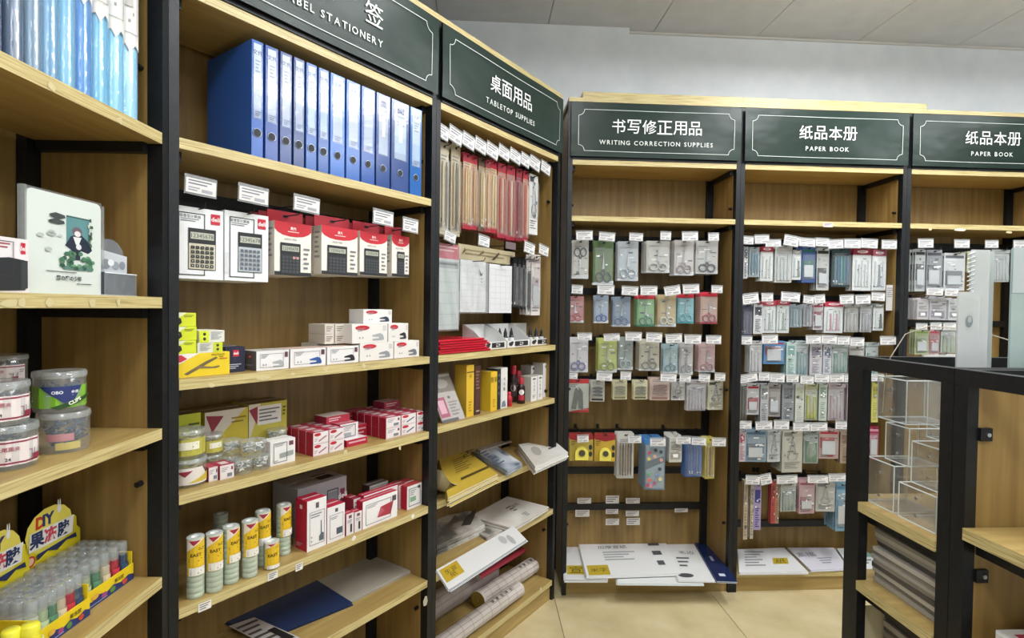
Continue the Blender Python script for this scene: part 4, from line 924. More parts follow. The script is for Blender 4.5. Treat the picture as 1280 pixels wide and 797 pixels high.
carton('staple_box', 'flat red and white box lying on the left staple stack', 'L', P('L', 408, 530, .10)[0], P('L', 437, 530, .10)[0], .10, zt + .0006, .022, .06, body='b03044', top='c8bcb4', side='8c1c30', art=[('l', .1, .2, .6, .8, 2, 'e0d4d4')])
zb_ = Z + .02*1
carton('staple_box', 'flat red box, under the standing white box', 'L', P('L', 432, 550, .05)[0], P('L', 458, 550, .05)[0], .045, Z, .021, .07, body='b01c38', top='ddd6d6', side='a01830', art=[('l', .1, .2, .9, .8, 1, 'd8a8b0')])
carton('staple_box', 'flat red box leaning behind the standing white box', 'L', P('L', 443, 545, .12)[0], P('L', 458, 545, .12)[0], .118, Z, .042, .05, body='a81c34', top='c07080', side='8c1830', art=[('l', .1, .2, .9, .8, 2, 'd8a8b0')])
carton('clip_carton', 'white box with a framed print standing on the flat red box', 'L', P('L', 425, 540, .06)[0], P('L', 447.5, 540, .06)[0], .06, Z + .0215, P('L', 425, 531, .06)[1] - Z - .0215, .04, body='e2dcdc', side='a01830', top='b84858', art=[('o', .12, .12, .85, .90, .03, '6c6468'), ('l', .2, .5, .7, .8, 3, 'a89ca0'), ('r', .2, .2, .6, .4, 'a0a4a8')])
h2 = (P('L', 483, 522.5, .03)[1] - Z)/2
block([(482.5, 500.5), (501.5, 519.5), (520.5, 537.5)], Z, h2 - .0006, .03, .036, 6, 2, 'the right staple stack', (0, 2, 2))
carton('staple_box', 'single staple box lying across the back of the right staple stack', 'L', P('L', 478, 515, .16)[0] + .0, P('L', 500, 515, .16)[0], .15, Z + 2*h2 + .0006, .024, .06, body='a83a4c', top='c8a8a8', side='90203a', art=[('l', .1, .2, .7, .8, 2, 'e0c8c8')])
p0 = None
for i in range(8):
    s = P('L', 415, 520, .2)[0] + i*.0175
    if p0 is None: p0 = carton('staple_box', 'dark red staple box in the row along the back panel', 'L', s, s + .016, .2, Z, .075, .035, body='7c1828', top='9c4a54', side='5c1020', art=[('l', .15, .2, .8, .8, 4, 'a86c74')], group='back row of staple boxes')
    else: dup(p0, W('L', s + .008, .2, Z), label=f'dark red staple box along the back panel, {SP[i]} from the left', group='back row of staple boxes')

# ---------------------------------------------------------------- bay B: fourth shelf, coin tubes and office tools
Z = .7002
def tubeset(x0, x1, ytop, ybot, lab, short=False, plain=False, a0=0):
    s, t = PZ('L', (x0+x1)/2, ybot, Z); sc = (P('L', x1, 700, max(t, .01) + .01)[0] - P('L', x0, 700, max(t, .01) + .01)[0]); r = min(max(sc*.40, .019), .03)
    d_ = _ray((x0+x1)/2, ybot); q_ = RUN['L']; n_ = math.hypot(d_.x, d_.y); t = min(max(t, .004), .2); s += r*(d_.x*q_[2] + d_.y*q_[3])/n_; t += r*max(.75, (-d_.x*q_[3] + d_.y*q_[2])/n_); h = P('L', (x0+x1)/2, ytop + 2, t)[1] - Z
    u = put('tape_roll_stack', lab, 'tape rolls', 'L', s, t, Z, 0, None if plain else 'wrapped stacks of tape rolls')
    m = MB(); n = max(4, int(h/.0125)); prof = [(r*.8, 0)]
    for i in range(n):
        z0 = h*i/n; z1 = h*(i+1)/n; prof += [(r*.93, z0 + .0006), (r, z0 + .0022), (r, z1 - .0022), (r*.93, z1 - .0006)]
    m.lathe(prof + [(r*.8, h)], 'b8c6ae', 20, cap=False); m.lathe([(r*.8, h), (r*.34, h - .001), (r*.33, h - .012)], 'd8dcd6', 20, cap=False); m.lathe([(r*.33, h-.012), (.0, h - .013)], '3a3c38', 16, cap=False); m.build('tape_rolls', u)
    m = MB(); m.lathe([(r*1.015, 0), (r*1.02, h*.5), (r*1.015, h)], 'eef2ee/t.12', 20, cap=False); m.lathe([(r*1.015, h), (r*.9, h + .0015), (r*.5, h + .0005)], 'e8ecea/t.45', 20, cap=False); m.build('shrink_wrap', u)
    if not plain:
        L = .62 if not short else .98; aw = r*2.1; b0 = 1 - L
        a = [('r', .0, b0, 1, 1, 'e0b822'), ('p', [(0, 1), (0, .80), (.95, 1)], 'e8dcd0'), ('p', [(.12, .985), (.75, .985), (.38, .90)], 'a02438'), ('t', 'EAST', .5, .74 if not short else .55, .055 if not short else .12, '3c3210', .02), ('l', .62, .81, .95, .86, 2, '5c4c14'), ('l', .1, .62, .8, .68, 2, '8c7418'), ('r', .15, b0 + .01, .95, b0 + .15, 'e8e4dc'), ('l', .22, b0 + .03, .9, b0 + .13, 3, '6c6c64')]
        m = MB(); m.art(a, aw, h*.97, cy(r*1.03, h*.02, aw, a0 - .42), .0003); m.build('wrap_label', u)
    return u
tubeset(232, 256.5, 668, 749, 'stack of tape rolls in a yellow label, nearest the left post', a0=.05)
tubeset(257.5, 280, 663, 742, 'stack of tape rolls in a yellow label, second from the left post', a0=.1)
tubeset(277.5, 299, 655, 731, 'stack of tape rolls with its label turned right, third from left post', a0=.55)
tubeset(301, 323, 648, 723, 'stack of tape rolls in a yellow label, fourth from the left post', a0=.25)
tubeset(318, 338.5, 636, 708, 'stack of tape rolls behind the short yellow roll', a0=.2)
tubeset(344.5, 364, 628, 695, 'stack of tape rolls touching the red box', a0=.5)
tubeset(331.5, 350, 673, 713, 'short yellow-labelled tape roll in front of the taller stacks', short=True, a0=.1)
tubeset(262, 280, 641, 690, 'unlabelled clear tape roll stack in the dark back corner', plain=True)
cpx('L', 372, 433, 612, Z, .12, .13, 'machine_carton', 'large grey carton lying behind the red laminated box', body='a8a6aa', top='b0aeb0', art=[('o', .58, .25, .82, .8, .02, '4a4c54'), ('r', .60, .3, .8, .74, '84868e')] + logo(.86, .45, .96, .75, '7a2a3c'), tart=[('r', .55, .2, .85, .6, '3c3234'), ('r', .2, .4, .5, .5, '8c8a8a')])
pf = [('o', .12, .10, .90, .76, .018, '4a4a4e'), ('l', .18, .62, .75, .72, 2, '7c7c80'), ('r', .44, .82, .60, .93, '5c545c'), ('p', [(.62, .14), (.86, .14), (.86, .28), (.76, .30), (.74, .55), (.70, .55), (.70, .28), (.62, .24)], '5c646c'), ('e', .22, .26, .03, .02, '8c8c8c'), ('e', .22, .18, .03, .02, '8c8c8c')]
cpx('L', 384, 408, 627, Z, .02, .055, 'stamp_box', 'tall red-sided box with a white framed front in the middle of shelf', body='e8e4e4', side='b41c38', top='b42440', art=pf, sart=[('r', .38, .82, .6, .90, 'dcd0d4')] + [('l', .1, .06, .6, .14, 3, 'e0a8b0')])
cpx('L', 409, 431, 635, Z, .02, .055, 'stamp_box', 'shorter white box with a red top right of the tall red one', body='e8e4e4', side='b41c38', top='b42440', art=[('o', .14, .10, .90, .76, .018, '4a4a4e'), ('l', .2, .62, .6, .70, 2, '7c7c80'), ('r', .44, .82, .60, .92, '5c545c'), ('r', .52, .18, .86, .36, '4c5460')])
for q, (x0, x1, yt) in enumerate(((433, 442.3, 643), (443.3, 452.5, 640.5))):
    cpx('L', x0, x1, yt, Z, .022, .03, 'lead_box', f'tiny white upright box, {("left", "right")[q]} of the two before the rhombus box', body='e0dada', side='b41c38', top='b42440', art=[('l', .15, .55, .8, .7, 2, '7c7c80'), ('r', .3, .78, .7, .92, '7a4a58'), ('r', .5, .12, .75, .5, '34343c')])
cpx('L', 442, 451, 624, Z, .07, .05, 'lead_box', 'narrow red and white box behind the tiny upright boxes', body='dcd0d0', side='a41c34', top='a83040', art=[('l', .2, .3, .8, .9, 4, '96606c')])
cpx('L', 453.5, 496.5, 627.5, Z, .02, .03, 'pouch_box', 'wide white box with a red rhombus printed on its front', body='ebe7e7', side='b41c38', top='b82040', art=[('o', .08, .10, .80, .84, .01, '404248'), ('l', .12, .68, .4, .78, 2, '84848c'), ('p', [(.40, .24), (.50, .60), (.88, .66), (.80, .20)], 'a83444'), ('p', [(.40, .24), (.50, .60), (.62, .42)], 'bc5866'), ('r', .84, .66, .96, .86, '54464e')])
cpx('L', 455, 497, 620, Z, .053, .03, 'pouch_box', 'wide red-topped box directly behind the rhombus box', body='dcd4d4', side='b41c38', top='b82040', art=[('l', .2, .8, .8, .9, 1, '84848c')])
cpx('L', 462, 485, 607.5, Z, .14, .04, 'punch_carton', 'grey box with a dark frame behind the rhombus box', body='c8c2bc', side='5c3a3c', top='6a5c50', art=[('o', .06, .1, .94, .9, .02, '54504c'), ('l', .15, .3, .6, .7, 2, '8c8684'), ('r', .7, .45, .85, .8, '6c4450')])
cpx('L', 498, 508, 607, Z, .06, .05, 'staple_carton', 'stack-end box of red cartons left of the green-framed box', body='c8b8ba', side='a41c34', top='9c3a3c', art=[('l', .2, .1, .8, .9, 8, 'a44c5c')])
cpx('L', 509, 527, 608.5, Z, .03, .075, 'staple_carton', 'red-topped white box with a green framed print at shelf right', body='e0dcda', side='b41c38', top='a83a40', art=[('o', .10, .12, .90, .88, .03, '4c4c50'), ('r', .2, .3, .6, .5, '7fa48c'), ('l', .2, .55, .6, .8, 3, '8c8c90'), ('r', .72, .8, .88, .92, '54464e')])

# flat sheets lying on a shelf; outline given as photo points on the level z
def sheet(name, label, run, z, pts, k, th=.003, art=(), cat='paper pack', group=None, n=1, wav=.0, edge=None, part='sheets'):
    q = [PZ(run, x, y, z + th) if len(pts[0]) == 2 else None for x, y in pts]
    cx = sum(a for a, b in q)/len(q); ct = sum(b for a, b in q)/len(q)
    u = put(name, label, cat, run, cx, ct, z, 0, group)
    loc = [(a - cx, b - ct) for a, b in q]; m = MB()
    # orient (s, t) as (x, y)
    ar = sum(loc[i][0]*loc[(i+1) % len(loc)][1] - loc[(i+1) % len(loc)][0]*loc[i][1] for i in range(len(loc)))
    if ar < 0: loc = loc[::-1]
    if n == 1:
        N = len(loc); vs = [(x, y, 0) for x, y in loc] + [(x, y, th) for x, y in loc]
        m.add(vs, [tuple(range(N-1, -1, -1)), tuple(range(N, 2*N))], k); m.add(vs, [(i, (i+1) % N, (i+1) % N + N, i + N) for i in range(N)], edge or k); m.build(part, u)
    else:
        for j in range(n):
            m = MB(); N = len(loc); dx, dy = R.uniform(-.006, .006), R.uniform(-.006, .006); z0 = th*j/n; z1 = th*(j + .86)/n
            vs = [(x + dx, y + dy, z0) for x, y in loc] + [(x + dx, y + dy, z1) for x, y in loc]
            if j == n-1: vs = [(x, y, z0) for x, y in loc] + [(x, y, th) for x, y in loc]
            m.add(vs, [tuple(range(N-1, -1, -1)), tuple(range(N, 2*N))], k); m.add(vs, [(i, (i+1) % N, (i+1) % N + N, i + N) for i in range(N)], edge or k)
            m.build('sheet', u)
    if art:
        o = Vector((q[0][0] - cx, q[0][1] - ct)); ux = Vector((q[1][0] - q[0][0], q[1][1] - q[0][1])); uy = Vector((q[-1][0] - q[0][0], q[-1][1] - q[0][1]))
        w_, h_ = ux.length, uy.length; ux /= w_; uy /= h_
        fl = lambda x, y, e: (o.x + ux.x*x + uy.x*y, o.y + ux.y*x + uy.y*y, th + e)
        m = MB(); m.art(art, w_, h_, fl, .0003); m.build('printed_top', u)
    return u
Z = .4402
sheet('folder_pack', 'stack of dark blue plastic folders lying on the low shelf', 'L', Z, [(330, 797), (440.5, 752.5), (392, 722), (262, 768)], '24365c/g', .012, n=5, cat='folder')
sheet('header_sheet', 'white printed sheet with a black square code panel on the blue folders', 'L', Z + .0125, [(345, 812), (376, 797), (318, 771), (286, 782)], 'b9b3ae', .001, art=[('l', .05, .1, .9, .9, 6, '4a4442'), ('r', .62, .08, .92, .5, '1e1c1c')], cat='sheet')
sheet('file_sleeve', 'sheaf of translucent grey file sleeves at the right of the low shelf', 'L', Z + .0005, [(437, 750), (517, 710), (466, 692), (372, 727)], 'a8a294/g', .009, n=6, cat='file sleeve')
s_ = P('L', 470, 745, .16)

# ---------------------------------------------------------------- bay C: brushes on hooks
ctg = [(549, 562, 157, 174), (562.5, 579, 160, 179), (579.5, 594.5, 168, 185), (595, 609, 174, 190.5), (609.5, 624, 180, 197), (624.5, 638, 183.5, 198.5), (638.5, 652, 188, 203), (652.5, 663, 192.5, 208), (663.5, 676, 196, 212), (677.5, 689, 203, 217)]
ctg = [(*q, -.18) for q in ctg]
cw = 'in the top row of the brush bay'
br = []
for x0, x1, y0, y1, hc, c, d in ((549.5, 560, 178, 293, 'bdb49c', 'c8b894,6c5c48', 'pale brush pack nearest the left post'), (563, 575.5, 180, 295, 'b4a88c', 'bca47c,4a3c30', 'tan brush pack with grey header'),
        (579, 589, 191, 286, 'a82036|c8a480', 'd0b078', 'wide red-headed brush pack'), (589.5, 596.5, 194, 287, 'a82036|b88868', 'c09868', 'slim red-headed pack'), (598, 605.5, 197, 289, '5c4030|a08860', 'b89868,e0c88c', 'dark-headed brush pack between red ones'),
        (606.5, 611.8, 199, 290, 'a02c3c|b89870', 'caa070', 'faded red-headed brush pack'), (612.3, 621, 200, 291, 'b01c34|c09c74', 'd8c08c', 'bright red-headed brush pack'), (622.5, 631.5, 204, 297, 'a41c34|b06c54', 'b0302c,d0b080', 'glossy red brush pack'),
        (633.5, 643, 207, 300, 'a41c34|a86c5c', 'a83028,d8b890', 'second glossy red brush pack'), (645, 652, 210, 301, '8c1c2c', '8c2c24', 'dark red brush pack in the shade'), (653.5, 660, 213, 301, 'a82438|b87c64', 'c04c3c,e0c8a0', 'last red brush pack on the right')):
    br.append((x0, x1, y0, y1, 'pen', hc, c, 3, d))
br.append((661.5, 672, 218, 293, 'comp', 'd6d4d2', '3c3c44', 1, 'white pack with a black inkwell pen'))
hang_row('L', cw, br, ctg, t=.06)
hang_row('L', 'in the second row of the brush bay', [
 (641.5, 646, 321, 384, 'pen', '16171a', '2a2c30', 2, 'first black brush pen'), (647, 651.5, 322, 385, 'pen', '16171a', '303236', 2, 'second black brush pen'),
 (652.5, 657, 323, 386, 'pen', '16171a', '24262a', 2, 'third black brush pen'), (657.8, 663, 324, 393, 'pen', 'd0ccca', '303236', 2, 'white-topped black brush pen'),
 (664.5, 675, 318, 394, 'cardp', 'd8d0cc', 'a89c9c', 2, 'white pack with a drawn brush')],
 [(656.5, 669.5, 303.6, 317, -.14), (675, 686.6, 307, 319, -.14)], t=.08)
def hang_sheet(x0, x1, y0, y1, t, k, art, name, label, th=.004, cat='paper pack', film=False, headk=None):
    xm = (x0+x1)/2; s0, zt = P('L', x0, y0, t); s1 = P('L', x1, y0, t)[0]; zb = P('L', x0, y1, t)[1]; w, h = s1 - s0, zt - zb
    u = put(name, label, cat, 'L', (s0+s1)/2, t, zb); MB().box(-w/2, w/2, 0, th, 0, h, k).build('sheets', u)
    MB().art(art, w, h, fr(w, h), .0005).build('printed_front', u)
    if film:
        vs = []; nx, nz = 6, 10
        for j in range(nz+1):
            for i in range(nx+1): vs.append((-w*.52 + w*1.04*i/nx, -.005 - .004*math.sin(i*1.9 + j*.8), -.006 + (h+.006)*j/nz))
        m = MB(); m.add(vs, [(j*(nx+1)+i, j*(nx+1)+i+1, (j+1)*(nx+1)+i+1, (j+1)*(nx+1)+i) for j in range(nz) for i in range(nx)], 'eef4f4/t.10', True); m.build('poly_bag', u)
    return u, (s0+s1)/2, zt
def grid(n, m_, k, x0=.08, y0=.06, x1=.92, y1=.9):
    return [('r', x0, y0 + (y1-y0)*i/n, x1, y0 + (y1-y0)*i/n + .005, k) for i in range(n+1)] + [('r', x0 + (x1-x0)*i/m_, y0, x0 + (x1-x0)*i/m_ + .008, y1, k) for i in range(m_+1)]
u, s, zt = hang_sheet(546.5, 574, 303, 412, .05, 'b9c0be', [('r', 0, .83, 1, 1, 'b0485a'), ('l', .08, .9, .92, .98, 2, 'd8b0b4'), ('r', .04, .72, .96, .80, '8c9494'), ('l', .1, .73, .9, .79, 1, '4c5252')] + grid(5, 3, '98a6a4', .08, .05, .92, .68), 'paper_pad', 'bagged grey paper pad with a dark red header beside the left post', film=True)
hook('L', s, zt - .008, tagbox('L', (557, 571, 290, 302, -.2)), 'bagged pad with dark red header')
u, s, zt = hang_sheet(573, 644, 304, 323, .10, 'b9ad8c', [('p', [(.05, .3), (.12, .6), (.10, .8), (.07, .5)], '5c5038'), ('l', .1, .25, .95, .75, 2, '8c7c5c'), ('p', [(.55, .2), (.68, .8), (.70, .7), (.6, .2)], '4c4030'), ('p', [(.3, .3), (.4, .8), (.42, .6)], '6c5c44')], 'writing_cloth', 'wide beige folded writing cloth above the two gridded sheets', .012, 'cloth')
for q, (x0, x1, y0, y1, lab, arr) in enumerate(((573.5, 607.5, 323.5, 390, 'white gridded practice sheet with a brush stroke drawing', [('p', [(.72, .86), (.80, .76), (.86, .78), (.84, .72), (.76, .72)], '4c5054'), ('e', .82, .66, .02, .012, '5c6064'), ('e', .82, .60, .02, .012, '5c6064')]),
                             (610, 640, 329, 391, 'white gridded practice sheet with a dark edge', []))):
    u, s, zt = hang_sheet(x0, x1, y0, y1, .085, 'd9dadc', grid(7, 4, 'b8bcc0') + arr + [('r', 0, 0, .03, 1, '5c6062')], 'practice_sheet', lab, .01, film=(q == 0))
    hook('L', s, zt - .006, tagbox('L', (599.5, 613, 295, 308, -.1)) if q == 1 else None, ('left' if q == 0 else 'right') + ' gridded practice sheet')
b_ = tagbox('L', (633, 646, 302, 312, -.14)); u = put('price_tag_hook', 'grey unlabelled hook tag between the sheets and the brush pens', 'hook', 'L', b_[0], .02, b_[1])
m = MB(); m.tube([(0, .21, .006), (0, .003, 0)], .0016, '12151a', 5); m.build('wire', u); m = MB(); m.box(-b_[2]/2, b_[2]/2, -.001, .0005, -b_[3]/2, b_[3]/2, '6c5c5e'); m.build('tag_holder', u)

# bay C, shelf with folders and ink displays
Z = 1.2222
zz = Z
for i in range(6):
    s1 = P('L', 611 - (i % 3)*2 - i*.4, 440, .02)[0]; s0 = P('L', 548, 440, .02)[0] - .02*(i % 2)
    u = put('red_folder', f'red plastic folder, {("lowest", "second lowest", "third", "fourth", "second highest", "topmost")[i]} of the pile under the gridded sheets', 'folder', 'L', (s0+s1)/2, .016 + .003*(i % 2), zz + .0004, rad((i % 3) - 1), 'pile of red folders')
    w = s1 - s0; k = 'c81c34/g' if i % 2 else 'b81830/g'
    MB().box(-w/2, w/2, 0, .22, 0, .0022, k).build('back_cover', u); MB().box(-w/2 + .003, w/2 - .003, .002, .215, .0023, .0062, 'd86c74' if i % 2 else 'e04a50').build('sheets', u)
    m = MB(); m.box(-w/2, w/2, .0, .22, .0063, .0082, k); m.tube([(-w/2, .0, .0045), (w/2, 0, .0045)], .0036, k, 6); m.build('front_cover', u); zz += .0088
def ink_display(x0, x1, yt, label, n_b, flag):
    t = .05; s0 = P('L', x0, yt, t)[0]; s1 = P('L', x1, yt, t)[0]; w = s1 - s0; u = put('ink_display_box', label, 'display box', 'L', (s0+s1)/2, t, Z)
    m = MB(); m.box(-w/2, w/2, 0, .12, 0, .003, 'dcdcda'); m.box(-w/2, w/2, 0, .003, .003, .030, 'dcdcda'); m.box(-w/2, w/2, .117, .12, .003, .10, 'dcdcda'); m.build('tray', u)
    for sx in (-1, 1):
        m = MB(); pts = [(.003, .003), (.117, .003), (.117, .1), (.06, .075), (.003, .030)]; xa = sx*(w/2 - .0015)
        vs = [(xa - .001, y, z) for y, z in pts] + [(xa + .001, y, z) for y, z in pts]
        m.add(vs, [(0, 1, 2, 3, 4), (9, 8, 7, 6, 5)] + [(i, i+5, (i+1) % 5 + 5, (i+1) % 5) for i in range(5)], 'd6d6d4'); m.build('tray_side', u)
    m = MB(); m.art([('r', .32, .15, .92, .85, '1c1e20'), ('t', '墨汁', .62, .5, .5, 'e8e8e4', .02), ('e', .14, .5, .09, .3, '202224'), ('e', .20, .7, .06, .2, '202224')], w, .03, fr(w, .030)); m.build('printed_front', u)
    return (s0+s1)/2, w, t
s, w, t = ink_display(606, 632.5, 430, 'left white ink display tray with a pitched back, nearly empty', 0, 0)
s, w, t = ink_display(634.5, 662, 430, 'middle white ink display tray holding black-capped bottles', 0, 0)
s3, w3, t3 = ink_display(663.5, 689, 430, 'right white ink display tray holding the last three bottles', 0, 0)
kk = ['first', 'second', 'third', 'fourth', 'fifth', 'sixth']
for i, (sx, tt) in enumerate(((s - w*.25, t + .075), (s + .02*0, t + .075), (s + w*.27, t + .075), (s3 - w3*.28, t + .03), (s3 + .0, t + .03), (s3 + w3*.28, t + .03))):
    u = put('ink_bottle', f'small ink bottle with tapering black cap, {kk[i]} from the left in the trays', 'bottle', 'L', sx, tt, Z + .0032, 0, 'ink bottles in the display trays')
    MB().lathe([(.0001, 0), (.011, 0), (.012, .003), (.012, .038), (.008, .044), (.0065, .046)], '22242a/g', 14, cap=False).build('bottle_body', u)
    m = MB(); m.art([('r', 0, 0, 1, 1, 'e6e6e4'), ('l', .2, .2, .8, .8, 3, '55585c')], .026, .028, cy(.0121, .006, .026, -.95)); m.build('wrap_label', u)
    MB().lathe([(.0085, .044), (.0085, .056), (.005, .066), (.0024, .078), (.0001, .079)], '17191c', 12, cap=False).build('cap', u)

# bay C, shelf with boxed inks
Z = .9702
u = put('magazine_pack', 'bagged magazine with a pink square leaning in the left corner', 'magazine', 'L', P('L', 560, 500, .05)[0] + .005, .012, Z, 0)
w, h = .125, .185
def lean(x, z, e): return (-w/2 + x - (z/h)*.012, .01 + z*.42 - e*.9, z*.90 + e*.4)
m = MB(); m.art([('r', 0, 0, 1, 1, 'b9b2ac'), ('r', .0, .62, 1, .95, '7c746e'), ('e', .5, .8, .3, .10, 'a8a09a'), ('e', .2, .74, .14, .08, '5c5450'), ('r', .02, .1, .42, .52, 'a83c64'), ('r', .08, .18, .34, .46, 'dca8b8'), ('e', .62, .5, .06, .03, '5c5854'), ('l', .5, .1, .92, .42, 5, '8a8480'), ('r', .0, .0, .7, .06, '5c5a5c')], w, h, lean, .0006)
b0 = [lean(0, 0, -.004), lean(w, 0, -.004), lean(w, h, -.004), lean(0, h, -.004)]; m.add(b0, [(3, 2, 1, 0)], 'a8a29c'); m.build('cover', u)
m = MB(); m.add([lean(-.002, -.0, .003), lean(w + .002, 0, .003), lean(w + .002, h + .006, .003), lean(-.002, h + .006, .003)], [(0, 1, 2, 3)], 'e8ecec/t.10'); m.build('poly_bag', u)
def ibox(x0, x1, yt, lab, k, sk, art, t=.03, d=.055, tk=None):
    return cpx('L', x0, x1, yt, Z, t, d, 'ink_box', lab, body=k, side=sk, top=tk or sk, art=art)
yart = [('t', '一', .5, .9, .012, '4c3c10'), ('t', '得阁', .5, .78, .09, '4c3c10'), ('l', .3, .08, .7, .3, 4, 'a07c1c')]
ibox(583.5, 592.7, 456.5, 'slim tall yellow ink box, left of the brown one', 'd8b030', 'b89428', [('t', '一', .5, .86, .02, '4c3c10', 0), ('t', '得', .5, .78, .07, '4c3c10', 0), ('l', .3, .08, .7, .3, 4, 'a07c1c')], d=.06)
ibox(593.8, 601, 457, 'slim dark brown ink box between the yellow ones', '4c2c24', '38201c', [('l', .2, .5, .8, .9, 6, '8c6450'), ('l', .2, .04, .8, .1, 1, 'b0a098')])
ibox(613.8, 621.6, 465, 'wide yellow ink box with a framed side panel', 'deb42c', 'dab42c', [('t', '曹素', .5, .8, .14, '5c4810', 0), ('l', .3, .08, .7, .3, 4, 'a07c1c')], d=.08)
ibox(622, 626, 461, 'thin black book spine next to the white calligraphy box', '22262a', '2c3034', [('l', .3, .3, .7, .9, 4, '6c7074')], d=.06, tk='c8c4bc')
ibox(626.5, 634.5, 460, 'white box with vertical brush lettering right of the black spine', 'd9d6d2', 'c9c4be', [('t', '书', .5, .72, .08, '2c2e30', 0), ('t', '法', .5, .60, .08, '2c2e30', 0), ('t', '墨', .5, .48, .08, '2c2e30', 0), ('p', [(.1, .04), (.8, .04), (.6, .2), (.2, .16)], '6c788c')], d=.06)
def bottle(x, y, t, r, h, body, cap, lab, art, name='ink_bottle_large'):
    s = P('L', x, y, t)[0]; u = put(name, lab, 'bottle', 'L', s, t + r, Z)
    MB().lathe([(.0001, 0), (r*.95, 0), (r, .003), (r, h*.62), (r*.55, h*.74), (r*.5, h*.78)], body, 16, cap=False).build('bottle_body', u)
    MB().lathe([(r*.62, h*.76), (r*.64, h*.78), (r*.62, h*.98), (r*.5, h), (.0001, h)], cap, 16, cap=False).build('cap', u)
    m = MB(); m.art(art, r*2, h*.45, cy(r + .0004, h*.12, r*2, -.95), .0003); m.build('wrap_label', u)
bottle(639.5, 508, .03, .014, .062, 'b8202c/g', 'c8303c/g', 'small red seal paste jar on the ink shelf', [('r', .1, .2, .9, .8, '9c1c28')], 'paste_jar')
bottle(646, 505, .075, .02, .165, '2c1a1c/g', 'b02030/g', 'tall dark ink bottle with a red cap behind the paste jar', [('r', .1, .1, .9, .9, '3c2c2c'), ('e', .5, .6, .3, .2, 'c8bcb4')])
bottle(652, 505, .06, .019, .14, '30191c/g', '8c1c2c/g', 'middle-sized dark bottle with white round label', [('r', .1, .1, .9, .9, '502428'), ('e', .5, .7, .34, .24, 'd8d0cc')])
bottle(655.5, 505, .022, .0185, .115, '2a1618/g', 'b02436/g', 'front dark bottle with red and white label', [('r', .15, .05, .9, .5, 'a82434'), ('e', .55, .75, .32, .24, 'd8d4d0')])
wart = lambda c: [('e', .5, .9, .28, .04, '6c6468'), ('t', c[0], .5, .74, .10, '2e3032', 0), ('t', c[1], .5, .60, .10, '2e3032', 0), ('t', c[2], .5, .46, .10, '2e3032', 0), ('l', .25, .1, .75, .25, 3, '8a7c80')]
for i, (x0, x1, yt, t, ch) in enumerate(((664, 671.5, 471, .03, '文房墨'), (672.2, 678.5, 469.5, .03, '书画墨'), (679.2, 688.5, 454, .05, '云头艳'), (664, 671, 457, .1, '墨汁香'), (671.8, 678, 456, .1, '墨汁浓'))):
    ibox(x0, x1, yt, ('short white ink box with lettering, left of three', 'short white ink box with lettering, middle of three', 'tall white ink box by the right post', 'tall white box behind the left short one', 'tall white box behind the middle short one')[i], 'dddad8', 'bdb8b0', wart(ch), t=t, d=.06)

# bay C, third and fourth shelf: papers
def curved_stack(name, label, run, s0, s1, t0, t1, z, n, k, lift, curl, art=None, dr=.0, cat='paper'):
    # sheets whose left end curls down over the shelf edge side
    u = put(name, label, cat, run, s0, t0, z)
    for j in range(n):
        m = MB(); vs = []; N = 12; off = j*.0032
        for i in range(N+1):
            a = i/N; x = (s1 - s0)*a; zz = off + .003 + lift*max(0, a - .15)**1.2*j/n + curl*max(0, .28 - a)**2*6
            for b in (0, 1): vs.append((x + .006*math.sin(j*2.1)*b, (t1 - t0)*b + .010*math.sin(j*1.7) - (.0 if b else dr*(1 - a)), zz + .002*math.sin(a*9 + j)))
        m.add(vs, [(2*i, 2*i+2, 2*i+3, 2*i+1) for i in range(N)], k, True)
        vs2 = [(x, y, zz - .0015) for x, y, zz in vs]; m.add(vs2, [(2*i+1, 2*i+3, 2*i+2, 2*i) for i in range(N)], k, True)
        m.add([vs[2*i] for i in range(N+1)] + [vs2[2*i] for i in range(N+1)], [(i, i+N+1, i+N+2, i+1) for i in range(N)], 'd8d2b8' if k == 'c8a838' else k)
        if j == n-1 and art:
            f = lambda x, y, e: (x, y, z_at(x) + e + .0012); 
            def z_at(x):
                a = x/(s1 - s0); return off + .003 + lift*max(0, a - .15)**1.2*j/n + curl*max(0, .28 - a)**2*6 + .002*math.sin(a*9 + j)
            m2 = MB(); m2.art(art, s1 - s0, t1 - t0, f, .0002); m2.build('printed_top', u)
        m.build('sheet', u)
    return u
Z = .7002
sL = P('L', 546, 632, 0)[0] + .01; sR = P('L', 621, 590, .0)[0]
def ystack():
    u = sheet('practice_paper_stack', 'stack of yellow practice paper with brush lettering and curling corner', 'L', Z, [(560, 622), (622, 592), (588, 566), (546, 560)], 'c3a53c', .034, n=9, edge='d8cfae', cat='paper',
      art=[('t', '古', .62, .62, .16, '3c2e14', 0), ('t', '诗', .78, .55, .13, '3c2e14', 0), ('l', .25, .3, .6, .6, 7, '7c6424'), ('l', .3, .12, .9, .22, 1, '54441c')])
    return u
ystack()
m_u = put('curled_sheets', 'pale yellow sheet edges curling up beside the left post', 'paper', 'L', P('L', 548, 625, 0)[0], .0, Z)
for j in range(6):
    m = MB(); vs = []
    for i in range(9):
        a = i/8; vs += [(.0 + .11*a + .004*j, -.012 + .002*j, .002 + .006*j + .075*(1 - a)**2.4), (.0 + .11*a + .004*j, .13, .002 + .006*j + .075*(1 - a)**2.4)]
    m.add(vs, [(2*i, 2*i+2, 2*i+3, 2*i+1) for i in range(8)], 'd6ccae', True); m.build('sheet', m_u)
sheet('art_print_stack', 'stack of bagged blue-grey art prints in the middle of the paper shelf', 'L', Z, [(634, 588), (652, 578), (622, 558), (590, 562)], 'blue_art', .022, n=6, edge='a8aeb8', cat='paper pack', art=[('r', .55, .2, .9, .8, 'c6ccd4'), ('l', .1, .2, .5, .8, 6, '5c6878')])
